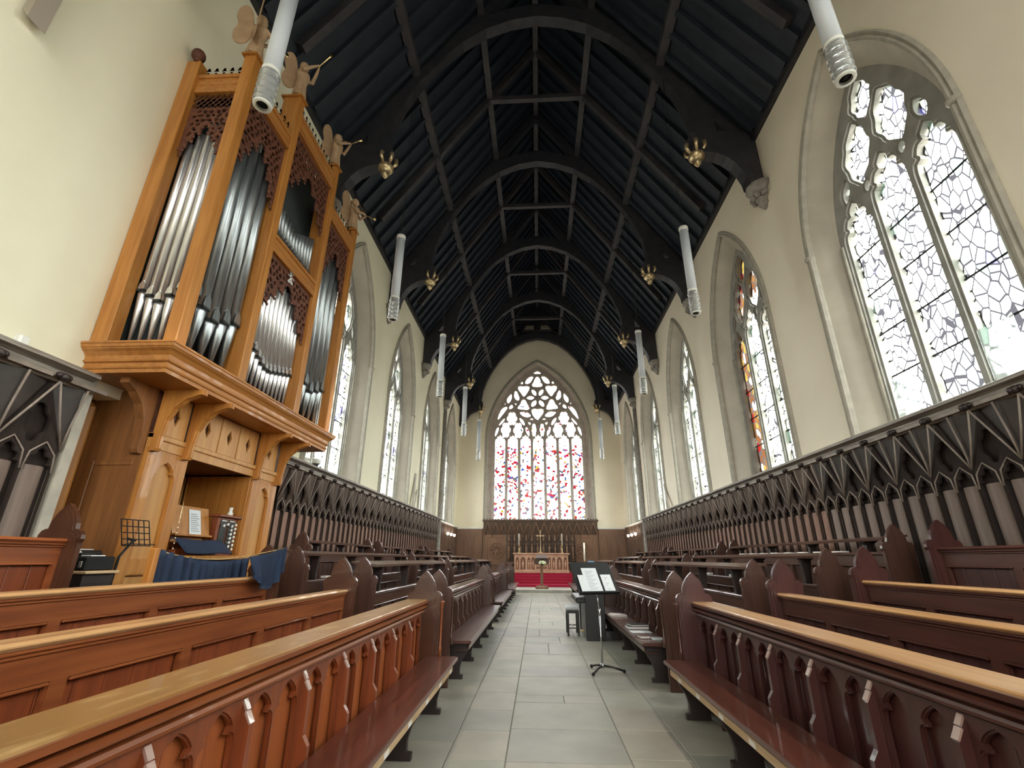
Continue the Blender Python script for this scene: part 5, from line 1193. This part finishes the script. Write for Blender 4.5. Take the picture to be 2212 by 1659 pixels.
for a in (-2.55, -0.55, 1.6):
    m = MB(); e = (0.28 * math.cos(a), 0.28 * math.sin(a)); m.tube([(0, 0, 0.075), (e[0] * 0.5, e[1] * 0.5, 0.06), (e[0], e[1], 0.022)], [0.016, 0.013, 0.012], 8); lg = lp('leg', m, M['blackp'], ms)
    m = MB(); m.ball((e[0], e[1], 0.0215), 0.021, 8); part('rubber_foot', m, M['blackm'], lg, local=True)
def sheet(name, x0, x1, h0, h1, d, label, lines=0, th=0.004, cat='sheet music'):
    base = (0.83, 7.2, 0.96); o = thing(name, label, cat, base, 'papers on the music stand', rz=math.radians(24))
    loc = Vector((0, 0, 0.96)); m = MB(); slab3(m, x0, x1, h0, h1, d, d + th); m.v = [(a, b, c - 0.96) for a, b, c in m.v]; part('paper', m, M['paper'], o, local=True)
    if lines:
        m = MB()
        for k in range(lines):
            h = h1 - 0.05 - k * (h1 - h0 - 0.08) / lines; a = x0 + 0.04; b = x1 - 0.06 - 0.03 * ((k * 7) % 3)
            slab3(m, a, b, h, h + 0.005, d + th, d + th + 0.0006)
        m.v = [(a, b, c - 0.96) for a, b, c in m.v]; part('printed_lines', m, M['ink'], o, local=True)
sheet('open_book', -0.175, 0.065, 0.005, 0.385, 0.006, 'tall white printed booklet in the middle of the music stand', 14, 0.012)
sheet('sheet_music', -0.27, -0.145, 0.005, 0.275, 0.0195, 'smaller white sheet at the left of the music stand', 0)
sheet('sheet_music', 0.105, 0.27, 0.005, 0.285, 0.005, 'white sheet leaning at the right of the music stand', 7, 0.008)

pn = thing('piano', 'black upright piano standing against the bench behind the music stand', 'piano', (1.03, 10.4, 0))
m = MB(); m.rbox(0.88, 1.215, 9.74, 11.12, 0.03, 0.96, 0.012); m.rbox(0.87, 1.225, 9.72, 11.14, 0.96, 0.985, 0.006); m.rbox(0.86, 1.22, 9.72, 9.76, 0.0, 0.965, 0.008); m.rbox(0.86, 1.22, 11.10, 11.14, 0.0, 0.965, 0.008); part('case', m, M['blackp'], pn)
m = MB(); m.rbox(0.70, 0.90, 9.78, 11.08, 0.62, 0.72, 0.015); part('key_lid', m, M['blackp'], pn)
m = MB()
for k in range(3): m.box(0.80, 0.87, 10.3 + k * 0.08, 10.33 + k * 0.08, 0.08, 0.095)
part('pedals', m, M['brass'], pn)
st = thing('piano_stool', 'small black stool with its top whitened for glare beside the piano', 'stool', (0.66, 10.5, 0))
m = MB(); m.rbox(0.53, 0.80, 10.22, 10.80, 0.46, 0.51, 0.015); part('seat', m, M['cushion'] if 'cushion' in M else M['paper'], st)  # white colour stands in for glare on a dark seat
m = MB(); m.box(0.55, 0.78, 10.24, 10.78, 0.40, 0.46); part('seat_frame', m, M['blackp'], st)
for x in (0.565, 0.765):
    for y in (10.26, 10.76):
        m = MB(); m.rbox(x - 0.018, x + 0.018, y - 0.018, y + 0.018, 0, 0.41, 0.003); part('leg', m, M['blackp'], st)
m = MB()
for y in (10.26, 10.76): m.rbox(0.57, 0.76, y - 0.010, y + 0.010, 0.13, 0.15, 0.002)
m.rbox(0.655, 0.675, 10.26, 10.76, 0.13, 0.15, 0.002); part('stretcher', m, M['blackp'], st)

def book(x, y, w, d, h, rot, z, cover, label, group, pages=True):
    o = thing('book', label, 'book', (x, y, z), group, rz=rot)
    m = MB(); m.rbox(-w / 2, w / 2, -d / 2, d / 2, 0.001, 0.005, 0.001); m.rbox(-w / 2, w / 2, -d / 2, d / 2, h - 0.004, h, 0.001); m.box(w / 2 - 0.004, w / 2, -d / 2, d / 2, 0.002, h - 0.002); part('cover', m, cover, o, local=True)
    m = MB(); m.box(-w / 2 + 0.006, w / 2 - 0.005, -d / 2 + 0.006, d / 2 - 0.006, 0.005, h - 0.004); part('pages', m, M['card'], o, local=True)
ZB = 0.451
gb = 'books on the right aisle bench'
book(1.42, 7.75, 0.30, 0.24, 0.045, 0.06, ZB, M['bookg'], 'large dark green book lying on the right bench behind the music stand', gb)
book(1.43, 7.72, 0.27, 0.21, 0.022, 0.2, ZB + 0.046, M['blackm'], 'thin black folder on top of the large dark green book', gb)
book(1.34, 6.90, 0.13, 0.19, 0.035, 0.05, ZB, M['bookb'], 'small brown book near the close end of the right bench', gb)
book(1.40, 9.35, 0.26, 0.22, 0.03, 0.15, ZB, M['card'], 'pale booklet stack on the right bench beside the piano', gb)
book(1.37, 9.55, 0.20, 0.26, 0.02, -0.3, ZB, M['card'], 'loose pale booklet furthest along the right bench', gb)
for x, y, w, d, r_, lab in ((1.40, 7.38, 0.27, 0.20, 0.04, 'white sheet of paper beside the green book on the right bench'), (1.49, 6.80, 0.15, 0.20, 0.0, 'small white booklet at the near corner of the right bench')):
    m = MB(); m.rbox(-w / 2, w / 2, -d / 2, d / 2, 0.001, 0.012, 0.002); o = part('sheet', m, M['paper'], None, local=True); o.location = (x, y, ZB); o.rotation_euler = (0, 0, r_); o.name = 'paper_sheet'; tag(o, lab, 'paper', gb)
wordsn = ['first', 'second', 'third', 'fourth', 'fifth', 'sixth', 'seventh', 'eighth']
for k in range(8):   # service sheets on the ledge of the back row at the right
    m = MB(); m.rbox(-0.07, 0.07, -0.10, 0.10, 0.001, 0.02, 0.003); o = part('service_sheet', m, M['card'], None, local=True)
    o.location = (4.27, 7.3 + k * 0.47, 1.501); o.rotation_euler = (0, 0, 0.1 * ((k * 5) % 3 - 1)); tag(o, 'white booklet on the right back pew ledge, %s of eight from the camera' % wordsn[k], 'booklet', 'booklets on the right back pew')
for k, (x, y, z, lab) in enumerate(((3.45, 9.2, 1.125, 'white booklet on the third row on the right, nearer one'), (3.44, 10.4, 1.125, 'white booklet on the third row on the right, further one'), (2.56, 9.9, 0.995, 'white booklet on the second pew on the right, behind the music stand'), (-3.08, 7.2, 1.125, 'white booklet on the third pew on the left, beyond the blue curtain'))):
    m = MB(); m.rbox(-0.04, 0.04, -0.09, 0.09, 0.001, 0.03, 0.003); o = part('service_sheet', m, M['card'], None, local=True); o.location = (x, y, z); tag(o, lab, 'booklet')

# blue curtain screening the organist
cu = thing('curtain_screen', 'navy blue curtain hung on a rail in front of the organ console', 'curtain', (-3.25, 4.95, 0.40))
m = MB(); m.rbox(-3.29, -3.23, 4.05, 4.11, 0.405, 1.47, 0.006); part('post', m, M['oakz'], cu)
m = MB(); m.tube([(-3.26, 4.11, 1.45)] + [(-3.26 + 0.36 * (t / 8) ** 2, 4.11 + 1.50 * t / 8, 1.45 - 0.10 * math.sin(PI * t / 8) + 0.06 * t / 8) for t in range(1, 9)], 0.006, 6); part('rail', m, M['brass'], cu)
def cloth(y0, y1, ztop, zbot, amp, nfold, x0, th=0.006, ny=110, nz=14, seed=1):
    r_ = random.Random(seed); ph = [r_.uniform(0, 6) for _ in range(4)]; v = []; f = []
    for s_ in (0, 1):
        for i in range(ny + 1):
            t = i / ny
            for j in range(nz + 1):
                q = j / nz; y = y0 + (y1 - y0) * t + 0.012 * math.sin(t * 31 + ph[0]) * q
                a = amp * (0.35 + 0.65 * q) * (0.6 + 0.4 * math.sin(t * 9 + ph[1]))
                x = x0 + a * math.sin(2 * PI * nfold * t + ph[2] + 0.8 * math.sin(t * 13 + q)) + a * 0.4 * math.sin(2 * PI * nfold * 2.3 * t + ph[3]) + s_ * th
                zt_ = ztop(t); zb_ = zbot(t); v.append((x, y, zt_ + (zb_ - zt_) * q))
    N = (ny + 1) * (nz + 1)
    for i in range(ny):
        for j in range(nz):
            a = i * (nz + 1) + j; b = a + nz + 1; f += [(a, b, b + 1, a + 1), (N + a, N + a + 1, N + b + 1, N + b)]
    for i in range(ny):
        for j in (0, nz):
            a = i * (nz + 1) + j; b = a + nz + 1; f.append((a, N + a, N + b, b))
    for j in range(nz):
        for i in (0, ny):
            a = i * (nz + 1) + j; f.append((a, a + 1, N + a + 1, N + a))
    m = MB(); m.add(v, f, True); return m
c1 = cloth(4.12, 5.30, lambda t: 1.465 - 0.10 * math.sin(PI * t * 0.78), lambda t: 0.62, 0.045, 11, -3.255); c1.v = [(a + 0.20 * ((b - 4.12) / 1.5) ** 2, b, c) for a, b, c in c1.v]; part('cloth', c1, M['blue'], cu)
c2 = cloth(5.02, 5.60, lambda t: 1.40 + 0.11 * t, lambda t: 1.25 - 0.17 * math.sin(PI * min(1, t * 1.05)) ** 0.8, 0.022, 5, -2.90, ny=60, seed=4); c2.v = [(a - 0.10 * max(0, 1 - (b - 5.02) / 0.22) * max(0, (c - 1.22) / 0.2), b, c) for a, b, c in c2.v]; part('hanging_corner', c2, M['blue'], cu)
# blue cloth over the keys
m = MB(); v = []; f = []
for i in range(13):
    for j in range(9):
        t, q = i / 12, j / 8; x = -4.19 + 0.24 * q; z = 1.60 + 0.006 * math.sin(t * 7 + q * 3) - max(0, q - 0.35) * 0.24; v.append((x, 5.36 + 0.84 * t + 0.06 * q, z))
for i in range(12):
    for j in range(8): a = i * 9 + j; f.append((a, a + 1, a + 10, a + 9))
m.add(v, f, True); o = solo('key_cover_cloth', m, M['blue'], 'flat navy blue cloth spread over the organ keys', 'cloth', (-4.1, 5.8, 1.50)); md = o.modifiers.new('t', 'SOLIDIFY'); md.thickness = 0.012
ps = thing('notice_sheet', 'printed white sheet leaning on the organ music desk', 'paper', (-4.24, 5.9, 1.662))
m = MB(); m.prism([(-4.240, 1.662), (-4.237, 1.662), (-4.312, 1.955), (-4.315, 1.955)], 5.78, 5.99, lambda u, v, a: (u, a, v)); part('paper', m, M['paper'], ps)
m = MB()
for k in range(9):
    t = 0.12 + k * 0.085
    x = -4.2368 - 0.075 * t; z = 1.662 + 0.293 * t
    m.prism([(x, z), (x + 0.001, z), (x - 0.001, z + 0.009), (x - 0.002, z + 0.009)], 5.81, 5.96 - 0.02 * (k % 3), lambda u, v, a: (u, a, v))
part('printed_lines', m, M['ink'], ps)
m = MB(); m.lathe([(0.035, 1.931), (0.035, 1.97), (0.022, 1.98), (0.025, 2.04)], (-4.22, 6.46, 0), 12); solo('white_cup', m, M['white'], 'small white pot on top of the organ stop panel', 'pot', (-4.22, 6.46, 1.931))
fr_ = thing('festoon_lights', 'string of tiny pale lights along the near edge of the organ console', 'lights', (-4.09, 5.36, 1.3))
m = MB(); m.tube([(-4.085, 5.352, 2.2), (-4.08, 5.357, 1.8), (-4.085, 5.352, 1.3)], 0.003, 5); part('wire', m, M['brass'], fr_)
m = MB()
for k in range(12): m.ball((-4.078, 5.356, 1.32 + k * 0.035 * 1.6), 0.008, 6)
part('bulbs', m, M['wax'], fr_)
wr = thing('wire_rack', 'dark wire music rack tilted in front of the organ panelling', 'rack', (-4.02, 4.74, 1.49))
m = MB()
for z, d in ((1.50, 0.08), (1.56, 0.06), (1.62, 0.04), (1.68, 0.02), (1.745, 0.0)): m.tube([(-4.06 + d, 4.55, z), (-4.06 + d, 4.90, z + 0.005)], 0.005, 5)
for k in range(6): m.tube([(-3.98, 4.55 + 0.07 * k, 1.50), (-4.06, 4.55 + 0.07 * k, 1.745)], 0.005, 5)
m.tube([(-3.98, 4.55, 1.50), (-3.93, 4.55, 1.515), (-3.93, 4.90, 1.515)], 0.005, 5); part('wires', m, M['blackm'], wr)
m = MB(); m.tube([(-4.00, 4.72, 1.55), (-4.10, 4.73, 1.57)], 0.012, 6); m.tube([(-4.06, 4.60, 0.405), (-4.02, 4.60, 1.4), (-4.0, 4.70, 1.56)], 0.012, 6); part('post', m, M['blackm'], wr)
sh_ = thing('side_table', 'small table with a pale edge beside the organ, behind the back pew end', 'table', (-4.25, 4.3, 0.40))
m = MB(); m.rbox(-4.58, -3.93, 4.20, 4.55, 1.255, 1.28, 0.004); part('table_top', m, M['lightwood'], sh_)
m = MB(); m.box(-4.56, -3.97, 4.22, 4.54, 1.05, 1.254); part('drawer_box', m, M['black_oak'], sh_)
for x in (-4.55, -4.0):
    for y in (4.23, 4.52): m = MB(); m.box(x - 0.02, x + 0.02, y - 0.018, y + 0.018, 0.401, 1.05); part('leg', m, M['black_oak'], sh_)
eq = thing('equipment_case', 'black flat case with clasps on the small table by the organ', 'case', (-4.2, 4.38, 1.281))
m = MB(); m.rbox(-4.52, -3.97, 4.22, 4.52, 1.281, 1.40, 0.012); part('body', m, M['blackm'], eq)
for x in (-4.3, -4.12, -4.02): m = MB(); m.rbox(x - 0.015, x + 0.015, 4.212, 4.222, 1.31, 1.36, 0.002); part('clasp', m, M['chrome'], eq)
bg_ = thing('folded_bag', 'black folded bag with white papers on top of the black case', 'bag', (-4.28, 4.36, 1.401))
m = MB(); m.rbox(-4.52, -4.08, 4.24, 4.50, 1.401, 1.455, 0.024); part('bag', m, M['blackp'], bg_)
m = MB(); m.rbox(-4.46, -4.16, 4.26, 4.46, 1.456, 1.464, 0.003); m.rbox(-4.09, -3.99, 4.27, 4.42, 1.401, 1.412, 0.003); part('papers', m, M['paper'], bg_)

# fittings on the walls and sills
m = MB(); m.rbox(XL + 0.10, XL + 0.18, 3.42, 3.51, 3.107, 3.20, 0.015); solo('wall_sensor', m, M['white'], 'small white sensor box on the panelling top at the left edge of the photo', 'sensor', (XL + 0.14, 3.46, 3.107))
cc = thing('dome_camera', 'white dome camera on the panelling top just beyond the organ', 'camera', (XL + 0.14, 9.2, 3.107))
m = MB(); m.rbox(XL + 0.005, XL + 0.06, 9.0, 9.1, 3.145, 3.26, 0.01); m.tube([(XL + 0.05, 9.05, 3.22), (XL + 0.12, 9.12, 3.26), (XL + 0.15, 9.2, 3.26)], 0.02, 8); m.lathe([(0.05, 3.27), (0.085, 3.25), (0.09, 3.18), (0.085, 3.165)], (XL + 0.15, 9.2, 0), 16); part('housing', m, M['white'], cc)
m = MB(); m.lathe([(0.02, 3.108), (0.055, 3.125), (0.07, 3.165)], (XL + 0.15, 9.2, 0), 14); part('dome', m, M['blackp'], cc)
sp = thing('loudspeaker', 'taupe tapered loudspeaker high on the left wall, cut off by the top of the photo', 'loudspeaker', (XL, 2.62, 5.95))
m = MB(); m.prism([(XL + 0.02, 6.04), (XL + 0.10, 5.93), (XL + 0.10, 6.9), (XL + 0.02, 6.9)], 2.56, 2.72, lambda u, v, a: (u, a, v)); part('cabinet', m, M['spk'], sp)
m = MB(); m.box(XL + 0.002, XL + 0.06, 2.58, 2.68, 6.2, 6.7); part('bracket', m, M['hood'], sp)
def lean(name, pts, th, mt, label, cat):
    m = MB(); m.add(pts + [(p[0] + th[0], p[1] + th[1], p[2] + th[2]) for p in pts], [(0, 1, 2, 3), (7, 6, 5, 4), (0, 4, 5, 1), (1, 5, 6, 2), (2, 6, 7, 3), (3, 7, 4, 0)])
    solo(name, m, mt, label, cat, pts[0])
lean('acrylic_sheet', [(4.96, 6.45, 3.24), (5.02, 6.10, 3.24), (5.16, 6.22, 3.86), (5.10, 6.60, 3.86)], (0.006, 0, 0), M['acrylic'], 'clear acrylic sheet leaning on the sill of the big right window, further one', 'acrylic sheet')
lean('acrylic_sheet', [(4.96, 5.02, 3.24), (5.02, 4.66, 3.24), (5.16, 4.78, 3.90), (5.10, 5.16, 3.90)], (0.006, 0, 0), M['acrylic'], 'clear acrylic sheet leaning on the sill of the big right window, nearer one', 'acrylic sheet')
lean('leaning_board', [(4.70, 17.70, 3.145), (4.70, 17.52, 3.145), (4.82, 18.35, 4.1), (4.82, 18.53, 4.1)], (0.015, 0, 0), M['hood'], 'grey board leaning on the right wall between two far windows', 'board')
lean('leaning_board', [(-4.48, 17.05, 3.145), (-4.48, 17.25, 3.145), (-4.58, 17.75, 4.4), (-4.58, 17.55, 4.4)], (-0.015, 0, 0), M['hood'], 'taller grey board leaning on the left wall between two far windows', 'board')
lean('leaning_board', [(-4.48, 17.35, 3.145), (-4.48, 17.43, 3.145), (-4.58, 18.05, 3.85), (-4.58, 17.97, 3.85)], (-0.015, 0, 0), M['hood'], 'shorter grey board leaning beside the taller one on the left', 'board')
